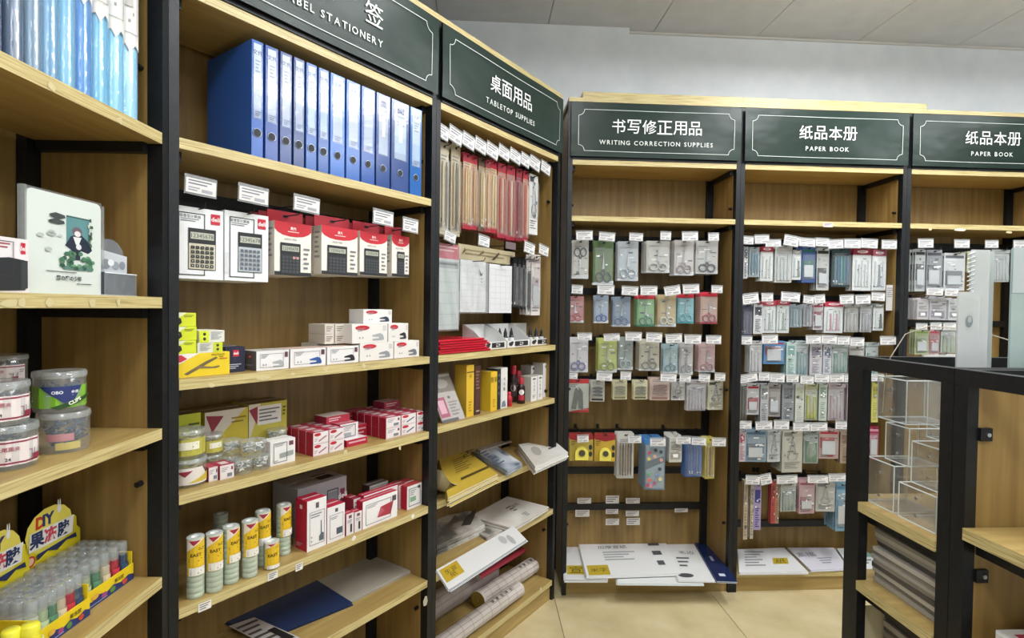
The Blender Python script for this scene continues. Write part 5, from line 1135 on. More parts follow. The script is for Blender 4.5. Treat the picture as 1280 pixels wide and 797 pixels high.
sheet('rice_paper_stack', 'thick white rice paper stack sticking out beyond the right post', 'L', Z, [(669, 583), (710, 565), (690, 548), (648, 555)], 'rice_paper', .034, n=7, edge='dedcd8', cat='paper pack', art=[('e', .3, .5, .12, .2, 'a8a29c'), ('l', .62, .3, .9, .7, 3, '4c4a4c'), ('e', .8, .6, .06, .14, '3c3c40')])
sheet('paper_pad', 'faded pinkish paper pad at the back of the paper shelf', 'L', Z + .0225, [(600, 563), (640, 551), (622, 545), (585, 553)], 'b0a49c', .006, cat='paper pack')
Z = .4402
sheet('ink_print_stack', 'stack of prints with a dark ink-wash picture behind the left post', 'L', Z, [(546, 682), (606, 655), (588, 638), (546, 646)], 'grey_art', .035, n=5, cat='paper pack', art=[('p', [(.5, .3), (.62, .55), (.9, .72), (.8, .4), (.7, .2)], '4a4643'), ('p', [(.2, .5), (.4, .8), (.5, .5)], '6c6460')])
sheet('rice_paper_pack', 'large flat rice paper pack with black lettering at the right of shelf', 'L', Z + .012, [(641, 660), (686, 633), (634, 620), (588, 645)], 'rice_paper', .016, n=3, edge='d2ccc4', cat='paper pack', art=[('t', '宣纸', .75, .62, .12, '3c3834', 0), ('l', .55, .4, .68, .7, 3, '5c5854'), ('l', .5, .08, .62, .25, 3, '8a8480')])
sheet('ink_print_stack', 'prints with a dark landscape under the white pack', 'L', Z, [(607, 672), (655, 650), (620, 632), (578, 650)], 'grey_art', .010, n=3, cat='paper pack')
sheet('rice_paper_pack', 'long white pack with yellow seal sticking out over the shelf edge', 'L', Z + .0355, [(561, 737), (658, 674), (642, 657), (545, 712)], 'dcdcda', .010, n=3, edge='8f9498', cat='paper pack', art=[('r', .02, .28, .22, .9, 'c0a02c'), ('t', '生宣', .12, .68, .2, '3c3010', 0), ('t', '纸', .12, .46, .22, '3c3010', 0), ('e', .78, .6, .04, .25, 'b8b8b6'), ('e', .86, .4, .03, .3, 'aeaeae')])
# rolls lying on the deck
def roll(lab, a, b, r, k='cfc6be', end='c8b048', bands=True, flat=1.0, name='paper_roll', core=True, group=None):
    (sa, ta, za), (sb, tb, zb) = a, b; pa, pb = W('L', sa, ta, za), W('L', sb, tb, zb)
    d = pb - pa; L = d.length; ang = math.atan2(d.y, d.x); u = thing(name, lab, 'paper roll', tuple(pa), ang, group)
    u.rotation_euler = (0, -math.asin(d.z/L), ang)
    m = MB(); n = 22; vs = []; st = 14
    for i in range(st+1):
        for j in range(n):
            q = 2*math.pi*j/n; rr = r*(1 + .03*math.sin(q*3 + i)); vs.append((L*i/st, rr*math.cos(q), rr*flat*math.sin(q)))
    m.add(vs, [(i*n+j, i*n+(j+1) % n, (i+1)*n+(j+1) % n, (i+1)*n+j) for i in range(st) for j in range(n)], k, True)
    m.add(vs[:n], [tuple(range(n-1, -1, -1))], end); m.add(vs[-n:], [tuple(range(n))], end); m.build('paper', u)
    if bands:
        m = MB(); ln = 12
        for j in range(ln):
            q0 = 2*math.pi*j/ln; q1 = q0 + .05
            vv = [(x, (r*1.045)*math.cos(q), (r*1.045)*flat*math.sin(q)) for q in (q0, q1) for x in (L*.03, L*.97)]; m.add(vv, [(0, 1, 3, 2)], '8f8480')
        for x in [L*i/9 for i in range(1, 9)]:
            vv = [(xx, r*1.046*math.cos(2*math.pi*j/n), r*1.046*flat*math.sin(2*math.pi*j/n)) for xx in (x, x + .0022) for j in range(n)]
            m.add(vv, [(j, (j+1) % n, (j+1) % n + n, j + n) for j in range(n)], 'a0948e')
        for c in range(5):
            vs_, fs, wd = glyphs('福春禄寿喜'[c], 0); H = r*.5
            pts = [(L*(.86 - c*.06) + (y_ - .5)*H*1.0, -r*1.06*math.sin(.25 + (x_ - wd/2)*H/r), r*1.06*flat*math.cos(.25 + (x_ - wd/2)*H/r)) for x_, y_ in vs_]; m.add(pts, fs, '4c4646')
        m.build('printed_grid', u)
    m = MB()
    for x in (-.0008, L + .0008):
        for rr in (.85, .6, .35):
            nn = 18; vv = [(x, r*q*math.cos(2*math.pi*j/nn), r*flat*q*math.sin(2*math.pi*j/nn)) for q in (rr, rr - .07) for j in range(nn)]; m.add(vv, [(j, (j+1) % nn, (j+1) % nn + nn, j + nn) for j in range(nn)], '6c5a34' if end == 'c8b048' else '8c847c')
    m.build('roll_end', u); return u
roll('white calligraphy paper roll, frontmost on the bottom deck', (.93, .05, .131), (1.462, .045, .131), .033, end='c9bfb6')
roll('white calligraphy paper roll with a yellow end, behind the frontmost', (1.27, .125, .136), (1.745, .11, .136), .038)
roll('thick bagged paper roll leaning at the back left of the deck', (.90, .225, .15), (1.50, .232, .15), .050, k='b8aaa2', end='a89c90')
roll('slim red and white rolled paper on top at the back', (1.30, .15, .218), (1.72, .17, .195), .017, k='a83444', end='d8c0b8', bands=False, flat=.7)

# ---------------------------------------------------------------- papers on the decks of the right-hand bays
Z = .0975
tex = [('t', '加厚宣纸', .38, .74, .09, '3c3c40', 0), ('l', .25, .35, .62, .62, 4, '9a9ca0'), ('r', .03, .02, .26, .26, 'bba32e'), ('t', '米字', .15, .14, .10, '4c3c10', 0), ('l', .82, .1, .95, .9, 3, '54565a')]
sheet('rice_paper_pack', 'white rice paper pack with a yellow seal, leftmost on the scissors bay deck', 'R', Z, [(706, 724), (760, 724), (752, 676), (704, 677)], 'd3d3d2', .012, n=4, art=[('r', .06, .12, .5, .34, 'b8a02c'), ('t', '宣', .28, .23, .16, '3c3010', 0)])
sheet('rice_paper_pack', 'plastic-wrapped white pack with large lettering, middle of the scissors bay deck', 'R', Z + .0125, [(733, 720), (850, 716), (830, 673), (722, 674)], 'e0e0de', .014, n=4, art=tex)
sheet('rice_paper_pack', 'white pack laid across the front with a yellow seal', 'R', Z, [(772, 729), (880, 730), (868, 712), (770, 711)], 'dcdedc', .010, n=3, edge='c8d0cc')
sheet('envelope_pack', 'white pack with black lettering beside the navy folder', 'R', Z + .0105, [(848, 725), (898, 726), (880, 680), (828, 678)], 'dcdcda', .010, n=3, art=[('t', '毛边', .55, .72, .09, '34363a', 0), ('l', .2, .3, .55, .6, 3, '5c5e62'), ('e', .25, .12, .2, .05, '4c4e52')])
sheet('navy_folder', 'dark navy folder with white edge at the right of the deck', 'R', Z + .021, [(896, 726), (922, 727), (886, 674), (868, 678)], '1c2a52/g', .006, n=2, edge='cdd2d6', cat='folder', art=[('r', .3, .12, .6, .18, 'c8ccd8'), ('r', .35, .5, .5, .62, '8c94ac')])
sheet('rice_paper_pack', 'white wrapped pack with a small yellow seal on the ruler bay deck', 'R', Z, [(924, 715), (1010, 714), (980, 684), (922, 686)], 'd8d8d8', .016, n=4, art=[('r', .52, .32, .75, .58, 'b8a02c'), ('t', '纸', .64, .45, .2, '3c3010', 0), ('l', .1, .2, .4, .9, 6, '8c8c90')])
sheet('sketch_pad', 'pale lilac sketch pad, centre of the ruler bay deck', 'R', Z, [(1013, 712), (1060, 710), (1042, 684), (984, 684)], 'd2d0d8', .013, n=3, art=[('t', '素描', .3, .65, .2, '6c6470', 0), ('l', .5, .2, .9, .5, 3, '8c8894')])
sheet('sketch_pad', 'green-cornered sketch pad at the right of the ruler bay deck', 'R', Z, [(1063, 711), (1118, 708), (1100, 684), (1046, 685)], 'd6dad8', .012, n=3, art=[('p', [(.3, .5), (1, .5), (1, 1), (.2, 1)], '7ca49c'), ('l', .1, .15, .6, .4, 2, '5c6064'), ('e', .75, .3, .12, .12, '5c88a4')])

# ---------------------------------------------------------------- bay A: rolls, card stand, jars, jelly glue displays
Z = zA[0] + .0003
cols = ['2a4a7c', '35567c', '5c84a4', '5a9cc8', '6cb8e0', '2f8cd8', '66bce6', '78c4ea', '8cccec']
pxs = [-18, 10, 34, 56, 77, 98, 119, 139, 157]
lbl = ['dark navy', 'navy', 'steel blue', 'mid blue', 'sky blue', 'strong blue', 'cyan blue', 'pale cyan', 'palest blue']
for i, px in enumerate(pxs):
    s = P('A', px, 120, .03)[0]; r = .5*(P('A', px + 11, 120, .03)[0] - P('A', px - 11, 120, .03)[0])*.98
    u = put('film_roll', f'{lbl[i]} clear-wrapped book cover roll standing on the top left shelf', 'film roll', 'A', s, .012 + r, Z, 0, 'rolls of blue book cover film')
    n = 28; m = MB(); H = .36 + .01*math.sin(i*2); vs = []
    for q in (0, 1):
        for j in range(n): a = 2*math.pi*j/n; rr = r*(1 + .05*math.sin(a*5 + i)); vs.append((rr*math.cos(a), rr*math.sin(a), q*H))
    m.add(vs, [(j, (j+1) % n, (j+1) % n + n, j + n) for j in range(n)], cols[i] + '/g', True); m.add(vs[n:], [tuple(range(n))], cols[i]); m.build('roll', u)
    m = MB(); m.lathe([(r*1.07, 0), (r*1.08, H*.5), (r*1.07, H*1.01)], 'e6f2fa/t.10', 22, cap=False); m.build('clear_wrap', u)
    m = MB(); m.lathe([(r*.3, H + .001), (r*.26, H + .004), (.0001, H + .004)], 'dfe6ea', 12, cap=False); m.build('core', u)
    if i > 4:
        aw = r*2.2; z0 = .62 if i < 7 else .55
        a = [('p', [(0, .12), (.2, .0), (.45, .05), (.6, -.04), (.8, .06), (1, .0), (1, 1), (0, 1)], 'dcdad6'), ('o', .1, .2, .9, .9, .02, '8c8c8a'), ('l', .2, .3, .8, .8, 5, 'a09c98'), ('r', .3, .55, .7, .75, 'b8b4ae')]
        m = MB(); m.art(a, aw, H*.42, cy(r*1.1, P('A', 130, 28 + 6*(i-5), .03)[1] - Z, aw, -.7), .0004); m.build('paper_header', u)
# second shelf
Z = zA[1] + .0003
def apx(x0, x1, ytop, z0, t, d, name, label, **k): return cpx('A', x0, x1, ytop, z0, t, d, name, label, **k)
apx(-34, 35.5, 290, Z, .03, .10, 'shredder_box', 'white box with a black square bin printed, left of the card stand', body='e6e0e2', top='d8d2d4', art=[('o', .35, .30, .70, .93, .012, '3a2c32'), ('l', .4, .78, .64, .90, 2, 'a04c5c')] + logo(.84, .72, .93, .93) + [('p', [(.3, .02), (.92, .05), (.97, .60), (.62, .64), (.3, .6)], '23262a'), ('p', [(.84, .05), (.97, .09), (.97, .60), (.84, .57)], '34383c')])
s0, zt = P('A', 33, 226, .045); s1, z1 = P('A', 126, 238, .045); w = s1 - s0; h = zt - Z
u = put('card_stand', 'tall white illustrated card in a clear acrylic stand on the left shelf', 'card stand', 'A', (s0+s1)/2, .045, Z)
h = .176
m = MB(); q = .01; pts = [(-w/2, 0), (w/2, 0), (w/2, h - q), (w/2 - q*.3, h - q*.3), (w/2 - q, h), (-w/2 + q, h), (-w/2 + q*.3, h - q*.3), (-w/2, h - q)]; m.prism(pts, 0, .003, 'd6ded8'); m.build('picture_card', u)
a = [('r', .49, .52, .84, .80, '5c8c90'), ('r', .82, .50, .85, .82, '4c5c50'), ('r', .49, .795, .84, .81, '3a5450'), ('p', [(.47, .50), (.55, .60), (.60, .62), (.66, .60), (.70, .63), (.78, .58), (.86, .48), (.80, .44), (.70, .46), (.62, .42), (.54, .47)], '1e2a3c'),
     ('e', .64, .66, .07, .045, '6c5c68'), ('e', .645, .635, .045, .03, 'e4dcd8'), ('p', [(.58, .60), (.70, .60), (.66, .52), (.62, .52)], 'dfe0e0'), ('e', .66, .50, .04, .03, 'd8d8dc'), ('r', .61, .36, .68, .46, '26323e')]
for i in range(34):
    a.append(('e', .40 + R.random()*.46, .27 + R.random()*.17*(1 if R.random() < .8 else .6), .035, .022, R.choice(['4c7c5c', '3c6c54', '6c9c78', '2f5a48', '5c8468'])))
a += [('r', .44, .255, .84, .29, '5a8078')] + [('e', .80 + .05*R.random(), .52 + .26*R.random(), .02, .02, R.choice(['2f4c40', 'dfe6dc', '4c6c54'])) for _ in range(16)]
a += [('p', [(.26, .79), (.34, .815), (.46, .80), (.47, .775), (.40, .755), (.28, .765)], '3c4644'), ('p', [(.25, .73), (.34, .755), (.45, .74), (.46, .715), (.38, .70), (.26, .705)], '3c4644'), ('e', .29, .595, .06, .022, 'a8b4ae'), ('e', .29, .615, .04, .02, 'b8c2bc'), ('e', .15, .57, .045, .02, 'b4beb8'), ('e', .25, .44, .045, .022, 'b4beb8'), ('e', .40, .59, .03, .015, 'c0c8c4')]
a += [('t', '窓の庭の少年', .52, .165, .055, '3c4644', .03), ('l', .22, .215, .62, .235, 1, '5c6662'), ('l', .62, .10, .84, .12, 1, '5c6662')]
MB().art(a, w, h, fr(w, h), .0002).build('printed_picture', u)
m = MB(); m.box(-w/2 - .006, w/2 + .006, .0035, .006, 0, h + .004, 'dfe8ea/t.12'); m.box(-w/2 - .006, -w/2 - .002, -.002, .010, 0, h + .003, 'c8d0d0/t.3'); m.box(w/2 + .002, w/2 + .006, -.002, .010, 0, h - .002, 'c8d0d0/t.3'); m.build('acrylic_frame', u)
m = MB(); m.box(-w/2, w/2, .007, .06, 0, .003, 'dfe8ea/t.2'); m.build('stand_foot', u)
s0, zt = P('A', 123, 310, .05); s1, _ = P('A', 162, 310, .05); w = s1 - s0; zt2 = P('A', 140, 298, .05)[1]; h = zt2 - Z; hb = h*.40
u = put('clear_display_bin', 'rounded-back clear card holder with a silver picture and grey pouch', 'card holder', 'A', (s0+s1)/2, .04, Z)
n = 10; pts = [(-w/2, 0), (w/2, 0), (w/2, h*.6)] + [(w/2*math.cos(math.pi*i/n), h*.6 + h*.4*math.sin(math.pi*i/n)) for i in range(1, n)] + [(-w/2, h*.6)]
m = MB(); m.prism(pts, .02, .023, '9aa0a8/t.5'); m.build('back_plate', u)
m = MB(); m.prism([(-w/2 + .001, hb), (w/2 - .001, hb), (w/2 - .001, h*.72), (-w/2 + .001, h*.80)], .015, .0195, 'c6cace'); m.art([('e', .3, .5, .13, .3, '8a9098'), ('e', .6, .45, .12, .25, '989ea6'), ('e', .82, .5, .1, .25, '8a9098'), ('e', .45, .6, .1, .2, 'e6e8ea'), ('e', .2, .3, .06, .12, '6c7278')], w, h*.3, fr(w, h*.3, .015, None, hb)); m.build('silver_print', u)
MB().box(-w/2, w/2, .0, .014, .003, hb, '3c4450/g').build('dark_pouch', u)
m = MB(); m.box(-w/2 - .001, w/2 + .001, -.004, -.002, 0, hb, 'd8e0e6/t.15'); m.box(-w/2 - .002, w/2 + .002, -.004, .026, -.0, .002, 'd8dee2'); m.box(-w/2 - .001, w/2 + .001, -.0045, -.0035, hb - .002, hb, 'e6eaee'); m.build('front_pocket', u)
# third shelf: jars
Z = zA[2] + .0003
gcl = 'dfe8ea/t.14'
def ajar(px, py, r, h, z, name, label, **k):
    s, t = PZ('A', px, py, zA[2]); t = min(max(t, .01), .2); jar(name, label, 'A', s, t + r, z, r, h, gcl, **k)
    return s, t
def binder_fill(): return '20242a,2c3f66,a04058,c8b848,3a6a7c'
green = [('r', 0, 0, 1, .86, '7cb42c'), ('p', [(.20, .86), (.72, .86), (.62, .3), (.50, .18)], '28346c'), ('t', 'OBO', .42, .62, .13, 'dfe4ea', .04), ('t', '金得', .62, .62, .13, 'dfe4ea', .02), ('l', .3, .45, .6, .52, 1, '98a4c8'), ('p', [(.34, .04), (.86, .50), (.92, .40), (.44, -.06)], '2a4c1c'), ('t', 'CLIPS', .62, .24, .15, 'e8f0d8', .04, .42), ('e', .93, .5, .03, .16, '3c5c4c')]
pink = [('r', 0, 0, 1, .92, 'e6dcda'), ('r', 0, .80, 1, .86, '8c2c44'), ('r', 0, .06, 1, .12, '8c2c44'), ('t', '长尾票夹', .42, .60, .16, 'a03048', .01), ('l', .3, .42, .7, .5, 1, 'a06474'), ('t', '24', .42, .24, .12, '3c3c40'), ('o', .2, .1, .32, .36, .01, '5c4c54'), ('r', .70, .12, .82, .32, '8c2c44'), ('r', .71, .32, .73, .52, '8a8a90'), ('r', .79, .32, .81, .52, '8a8a90'), ('l', .84, .5, .95, .7, 2, '8c8c8c')]
def stand(run, px, py, z, r):
    s, t = PZ(run, px, py, z); d = _ray(px, py); q = RUN[run]; n = math.hypot(d.x, d.y)
    return s + r*(d.x*q[2] + d.y*q[3])/n, t + r*(-d.x*q[3] + d.y*q[2])/n
JY = rad(-38)
rj = .0385; hj = .073
s, t = stand('A', 80, 567, Z, rj); t = max(t, rj + .004)
sf = s; jar('clip_jar', 'clear jar with pink and yellow papers and dark clips, lower right', 'A', s, t, Z, rj, hj, gcl, fill='20242a,2c3f66,20242a,3a4a6c')
def bent(w, h, k, name, u, r):
    m = MB(); vs = []
    for i in range(7):
        x = -w/2 + w*i/6; y = -math.sqrt(r*r - x*x); vs += [(x, y, 0), (x, y, h)]
    m.add(vs, [(2*i, 2*i+2, 2*i+3, 2*i+1) for i in range(6)], k, True); m.add([(x, y + .0012, z) for x, y, z in vs], [(2*i+1, 2*i+3, 2*i+2, 2*i) for i in range(6)], k, True); m.build(name, u)
u = put('sticky_note', 'pink paper slip inside the lower right clip jar', 'paper', 'A', s, t, Z + .022, rad(-62)); bent(.040, .013, 'c87880', 'slip', u, rj*.92)
u = put('sticky_note', 'yellow paper slip inside the lower right clip jar', 'paper', 'A', s, t, Z + .006, rad(-40)); bent(.036, .013, 'd0bc54', 'slip', u, rj*.9)
jar('clip_jar', 'green-labelled clip jar standing on top of another jar', 'A', s - .004, t + .004, Z + hj + .001, .0385, .073, gcl, fill='20242a,2c3f66', art=green, aw=.125, a0=-.72)
s2, t2 = stand('A', 8, 590, Z, .042); t2 = max(t2, .046)
jar('clip_jar', 'clear jar with a pink-lettered white label, lower left', 'A', s2, t2, Z, .040, .072, gcl, fill='20242a,2c3f66', art=pink, aw=.12, a0=-.55)
jar('clip_jar', 'clear jar with a pink-lettered white label, upper left', 'A', s2 - .010, t2 + .004, Z + .073, .039, .070, gcl, fill='20242a,1c2028', art=pink, aw=.12, a0=-.55)
for i, nm in enumerate(('lowest', 'middle', 'topmost')):
    jar('clip_jar', f'shaded dark jar, {nm} of the pile at the back of the jar shelf', 'A', sf + .012, .195, Z + .058*i, .040, .057, gcl, fill='20242a', art=pink if i else (), aw=.08, a0=-.8)
# fourth shelf: yellow display boxes of jelly glue tubes
Z = zA[3] + .0003
def glue_display(sc, t, w, d, lab, rz, cols_, rows_, nm):
    u = put('glue_display_box', lab, 'display box', 'A', sc, t, Z, rz)
    y1 = 'e6c81c'
    m = MB(); m.box(-w/2, w/2, 0, d, 0, .002, y1); m.box(-w/2, w/2, 0, .0025, .002, .034, y1); m.box(-w/2, w/2, d - .0025, d, .002, .075, y1); m.box(-w/2, -w/2 + .0025, .0025, d - .0025, .002, .06, y1); m.box(w/2 - .0025, w/2, .0025, d - .0025, .002, .06, y1); m.build('tray', u)
    m = MB(); m.art([('r', 0, 0, 1, .34, '24346c'), ('p', [(.05, .34), (.12, .5), (.25, .36), (.36, .55), (.5, .36), (.62, .52), (.75, .36), (.9, .5), (1, .34)], '24346c'), ('e', .12, .62, .05, .2, 'e8e4c8'), ('t', '果冻胶', .72, .66, .26, '3c3c1c', .01), ('e', .3, .55, .06, .16, 'd8a83c'), ('e', .45, .3, .05, .16, 'a0407c'), ('e', .60, .28, .05, .16, '5c8c3c'), ('e', .82, .26, .05, .16, 'c04830'), ('l', .2, .08, .5, .2, 1, '98a4c8')], w, .034, fr(w, .034)); m.build('printed_front', u)
    ph = .115; pts = [(-w*.48, .075), (w*.5, .075), (w*.5, .11), (w*.44, .12)]
    for cxx, cz, rr in ((.34, .135, .10), (.20, .15, .11), (.05, .165, .115), (-.12, .155, .11), (-.24, .135, .09)):
        for i in range(5): a = rad(20 + 32*i); pts.append((w*cxx + w*rr*math.cos(a), cz + w*rr*math.sin(a)*.8))
    pts += [(-w*.34, .12), (-w*.36, .10), (-w*.48, .10)]
    m = MB(); m.prism(pts, d - .003, d, 'dccb1c'); m.build('header_card', u)
    f = fr(w, .12, d - .003, None, .075)
    m = MB(); m.art([('e', .5, .55, .36, .38, 'e8da5c'), ('t', 'D', .36, .72, .20, 'c83c1c', .05, -.05), ('t', 'IY', .48, .73, .20, '26346c', .05), ('e', .64, .82, .035, .07, 'f0f0ec'), ('e', .625, .92, .01, .07, 'f0f0ec'), ('e', .655, .92, .01, .07, 'f0f0ec'), ('p', [(.18, .30), (.85, .30), (.88, .60), (.2, .60)], 'f0eee8'), ('t', '果', .30, .46, .26, '22305c', .04), ('t', '冻', .50, .46, .26, 'd04858', .04), ('t', '胶', .70, .46, .26, '22305c', .04), ('p', [(.30, .12), (.45, .2), (.6, .13), (.75, .22), (.92, .18), (.9, .27), (.3, .22)], '22305c'), ('e', .2, .16, .07, .09, 'c83c28'), ('e', .2, .16, .045, .06, 'e8c0a0')], w, .12, f, .0006); m.build('header_print', u)
    tint = ['d8e0d0', '5c8c6c', 'c03444', 'dfe4e0', '3c5c8c', 'b8c8a0', 'd8c8a8', '344c6c', 'c8d4cc']
    P0 = None; k = 0
    nx, ny = cols_, rows_
    for j in range(ny):
        for i in range(nx):
            x = -w/2 + .014 + (w - .028)*i/(nx-1); y = .016 + (d - .034)*j/(ny-1); c = tint[(i*5 + j*3) % 9]
            key = c; loc = Matrix.Rotation(RUN['A'][4] + rz, 4, 'Z') @ Vector((x, y, .0025))
            base = W('A', sc, t, Z); glab = f'jelly glue tube in the {nm} yellow tray, {SP[i]} from left, {SP[j]} from front'
            if key not in gl_proto:
                g = thing('glue_tube', glab, 'glue tube', tuple(base + loc), RUN['A'][4] + rz, 'jelly glue tubes in the yellow trays')
                MB().lathe([(.0095, 0), (.0105, .003), (.0105, .055), (.008, .058)], c + '/t.55', 12).build('tube_body', g)
                MB().lathe([(.0098, .058), (.0105, .060), (.0102, .082), (.0085, .084)], 'c6cccb/t.3', 12).build('cap', g)
                m = MB(); m.art([('r', .1, .2, .9, .8, c), ('l', .2, .3, .8, .7, 3, '4a4c50')], .026, .045, cy(.0108, .004, .026)); m.build('wrap_label', g); gl_proto[key] = g
            else: dup(gl_proto[key], base + loc, label=glab, rz=RUN['A'][4] + rz)
    return u
gl_proto = {}
for k_, (xa, ya, xb, yb_, lab, nm) in enumerate(((110, 767, 170, 717, 'right yellow tray of glue tubes with a cloud-shaped header card', 'right'), (46, 820, 108, 768, 'left yellow tray of glue tubes, cut by the frame', 'left'))):
    sa, ta = PZ('A', xa, ya, Z); sb_, tb = PZ('A', xb, yb_, Z); w_ = math.hypot(sb_ - sa, tb - ta)
    glue_display(min((sa + sb_)/2, -.03 - min(w_, .17)/2), max(.006, (ta + tb)/2), min(w_, .17), .118, lab, 0, 6, 5, nm)
for i, (px, py, k) in enumerate(((14, 846, 'e0d41c'), (38, 838, 'd8cc24'))):
    s, t = stand('A', px, py, Z, .015)
    u = put('glue_bottle', ('yellow glue bottle at the far left before the tray', 'small yellow glue bottle beside the left tray')[i], 'bottle', 'A', s, max(t, .018), Z)
    MB().lathe([(.0001, 0), (.014, 0), (.015, .003), (.015, .05), (.012, .056)], k, 16, (0, 0), cap=False).build('bottle_body', u)
    MB().lathe([(.013, .055), (.013, .068), (.011, .071), (.0001, .071)], 'e8e040/g', 16, cap=False).build('cap', u)
    m = MB(); m.art([('r', .1, .2, .9, .8, '3c3c28'), ('l', .2, .3, .8, .7, 3, 'd8cc3c')], .034, .036, cy(.0153, .008, .034, -.8)); m.build('wrap_label', u)

# ---------------------------------------------------------------- the island in the right foreground
HI = 1.289
def island(y0, y1, shelves, lab, panel):
    u = put('island_shelf_unit', lab, 'shelf unit', 'I', 0, 0, 0)
    far = y1 > .1
    yf = (y1 - .05, y1) if far else (y0, y0 + .05); yb = (.0006, .03) if far else (-.03, -.0006)
    Wd = .85
    for x0, x1 in ((0, .022), (Wd - .022, Wd)):
        for a, b in (yf, yb): MB().box(x0, x1, a, b, 0, HI - .0305, 'black_metal').build('post', u)
        m = MB(); m.box(x0, x1, min(yf[0], yb[0]), max(yf[1], yb[1]), HI - .030, HI, 'black_metal'); m.build('top_rail', u)
    for a, b in (yf, yb): MB().box(.0225, Wd - .0225, a, a + .022, HI - .030, HI, 'black_metal').build('top_rail', u)
    for z in shelves:
        ya, yb_ = (.031, y1 + .002) if far else (y0 - .002, -.031)
        m = MB(); m.box(.0225, Wd - .0225, ya, yb_, z - .022, z, 'wood_shelf', left='wood_edge', front='wood_edge', back='wood_edge'); m.box(-.004, .022, (.031 if far else y0 + .051), (y1 - .051 if far else -.031), z - .022, z, 'wood_shelf', left='wood_edge', front='wood_edge', back='wood_edge'); m.build('shelf_board', u)
        for x in (.0225, Wd - .04):
            MB().box(x, x + .017, (.032 if far else y0 + .04), (y1 - .04 if far else -.032), z - .05, z - .0225, 'black_metal').build('shelf_bracket', u)
    if panel:
        MB().box(.022, Wd - .023, -.0295, -.02, .02, HI - .031, 'wood_panel').build('back_panel', u)
        for z in (1.17, .905):
            m = MB(); m.box(.022, .045, -.036, -.030, z - .012, z + .012, 'black_metal'); m.tube([(.036, -.036, z), (.036, -.039, z)], .004, 'c8ccd0/m', 8); m.build('corner_bracket', u)
    return u
island(0, .30, [.944, .7555, .5, .12], 'low black steel island shelf in the right foreground, far side with acrylic trays', False)
island(-.30, 0, [.995, .60, .12], 'low black steel island shelf in the right foreground, near side with wood back', True)
ac = 'e4eaea/t.04'
def acrylic(sc, t, z, w, d, h, lab, name='acrylic_tray', low=None):
    u = put(name, lab, 'acrylic box', 'I', sc, t, z, 0, 'stacked clear acrylic boxes')
    th = .0028; fh = low or h
    m = MB(); m.box(-w/2, w/2, 0, d, 0, th, ac); m.build('base_plate', u)
    for nm, b in (('side_plate', (-w/2, -w/2 + th, 0, d, th, h)), ('side_plate', (w/2 - th, w/2, 0, d, th, h)), ('back_plate', (-w/2 + th, w/2 - th, d - th, d, th, h)), ('front_plate', (-w/2 + th, w/2 - th, 0, th, th, fh))):
        MB().box(*b, ac).build(nm, u)
    m = MB(); e = .0016; k = 'dfe6e4/t.75'
    for x in (-w/2, w/2):
        for y in (0, d): m.tube([(x, y, 0), (x, y, h if y else fh)], e, k, 4, smooth=False)
        m.tube([(x, 0, 0), (x, d, 0)], e, k, 4, smooth=False); m.tube([(x, 0, fh), (x, d, h)], e, k, 4, smooth=False)
    for y, zz in ((0, 0), (d, 0), (0, fh), (d, h)): m.tube([(-w/2, y, zz), (w/2, y, zz)], e, k, 4, smooth=False)
    m.build('polished_edge', u)
    m = MB()
    for x in (-w/2 - .001, w/2 + .001):
        for zz in (h*.25, h*.75): m.tube([(x, d*.5, zz), (x - .002 if x < 0 else x + .002, d*.5, zz)], .0035, 'd8dce0/m', 8)
    m.build('rubber_stud', u)
    return u
zi = .9445
acrylic(.075, .175, zi, .10, .085, .105, 'low clear acrylic box at the far left end of the island shelf')
acrylic(.11, .06, zi, .17, .10, .075, 'wide clear acrylic box lowest in the island stack, near side')
acrylic(.09, .165, zi + .107, .08, .07, .085, 'clear acrylic box stacked on the far left box')
acrylic(.12, .062, zi + .0765, .14, .095, .09, 'middle clear acrylic box in the island stack')
acrylic(.13, .20, zi + .194, .12, .09, .10, 'upper clear acrylic box with two studs behind the frosted folder')
acrylic(.29, .08, zi, .15, .14, .16, 'large clear acrylic box further right on the island shelf')
acrylic(.46, .08, zi, .15, .14, .2, 'clear acrylic box right of the large one on the island shelf')
def folder(sc, t, z, w, h, lab, k='eef2f2/t.6', d=.006, comb=True, rz=0, tilt=0):
    u = put('clear_file_folder', lab, 'folder', 'I', sc, t, z, rz)
    for j in range(4):
        y = j*d/3; MB().box(-w/2 + .0008*j, w/2 - .0008*j, y, y + .0006, 0, h - .001*j, k).build('clear_sheet', u)
    m = MB(); m.box(-w/2, w/2, -.0006, d + .0012, 0, .002, 'dfe4e4/t.6'); m.build('folded_edge', u)
    if comb:
        m = MB()
        for i in range(int(h/.009)): m.tube([(-w/2 - .005, d/2, .004 + i*.009), (-w/2 + .005, -.002, .009 + i*.009), (-w/2 + .006, d + .001, .008 + i*.009)], .0016, 'e4eaea/t.7', 4)
        m.build('plastic_comb', u)
    return u
zt_ = zi + .168
folder(.068, .045, zi + .168, .045, .325, 'upright frosted folder with a small grey crest, left of the spiral file', comb=False)
m_ = C.objects['clear_file_folder']; MB().art([('e', .5, .82, .16, .035, '8c9698'), ('e', .5, .83, .09, .02, 'b8c0c0'), ('e', .5, .4, .06, .014, '6c7070')], .045, .325, fr(.045, .325, -.001), .0004).build('crest_print', m_)
folder(.118, .075, zi + .161, .040, .42, 'tall clear spiral-bound file standing in an acrylic box', 'f2f6f6/t.62')
folder(.155, .10, zi + .161, .035, .42, 'curved white plastic sheet behind the spiral file', 'e8eeee/t.6', comb=False)
folder(.222, .06, zi + .165, .10, .42, 'tall pale green wrapped file at the right frame edge', 'd2e6e2/t.65', comb=False)
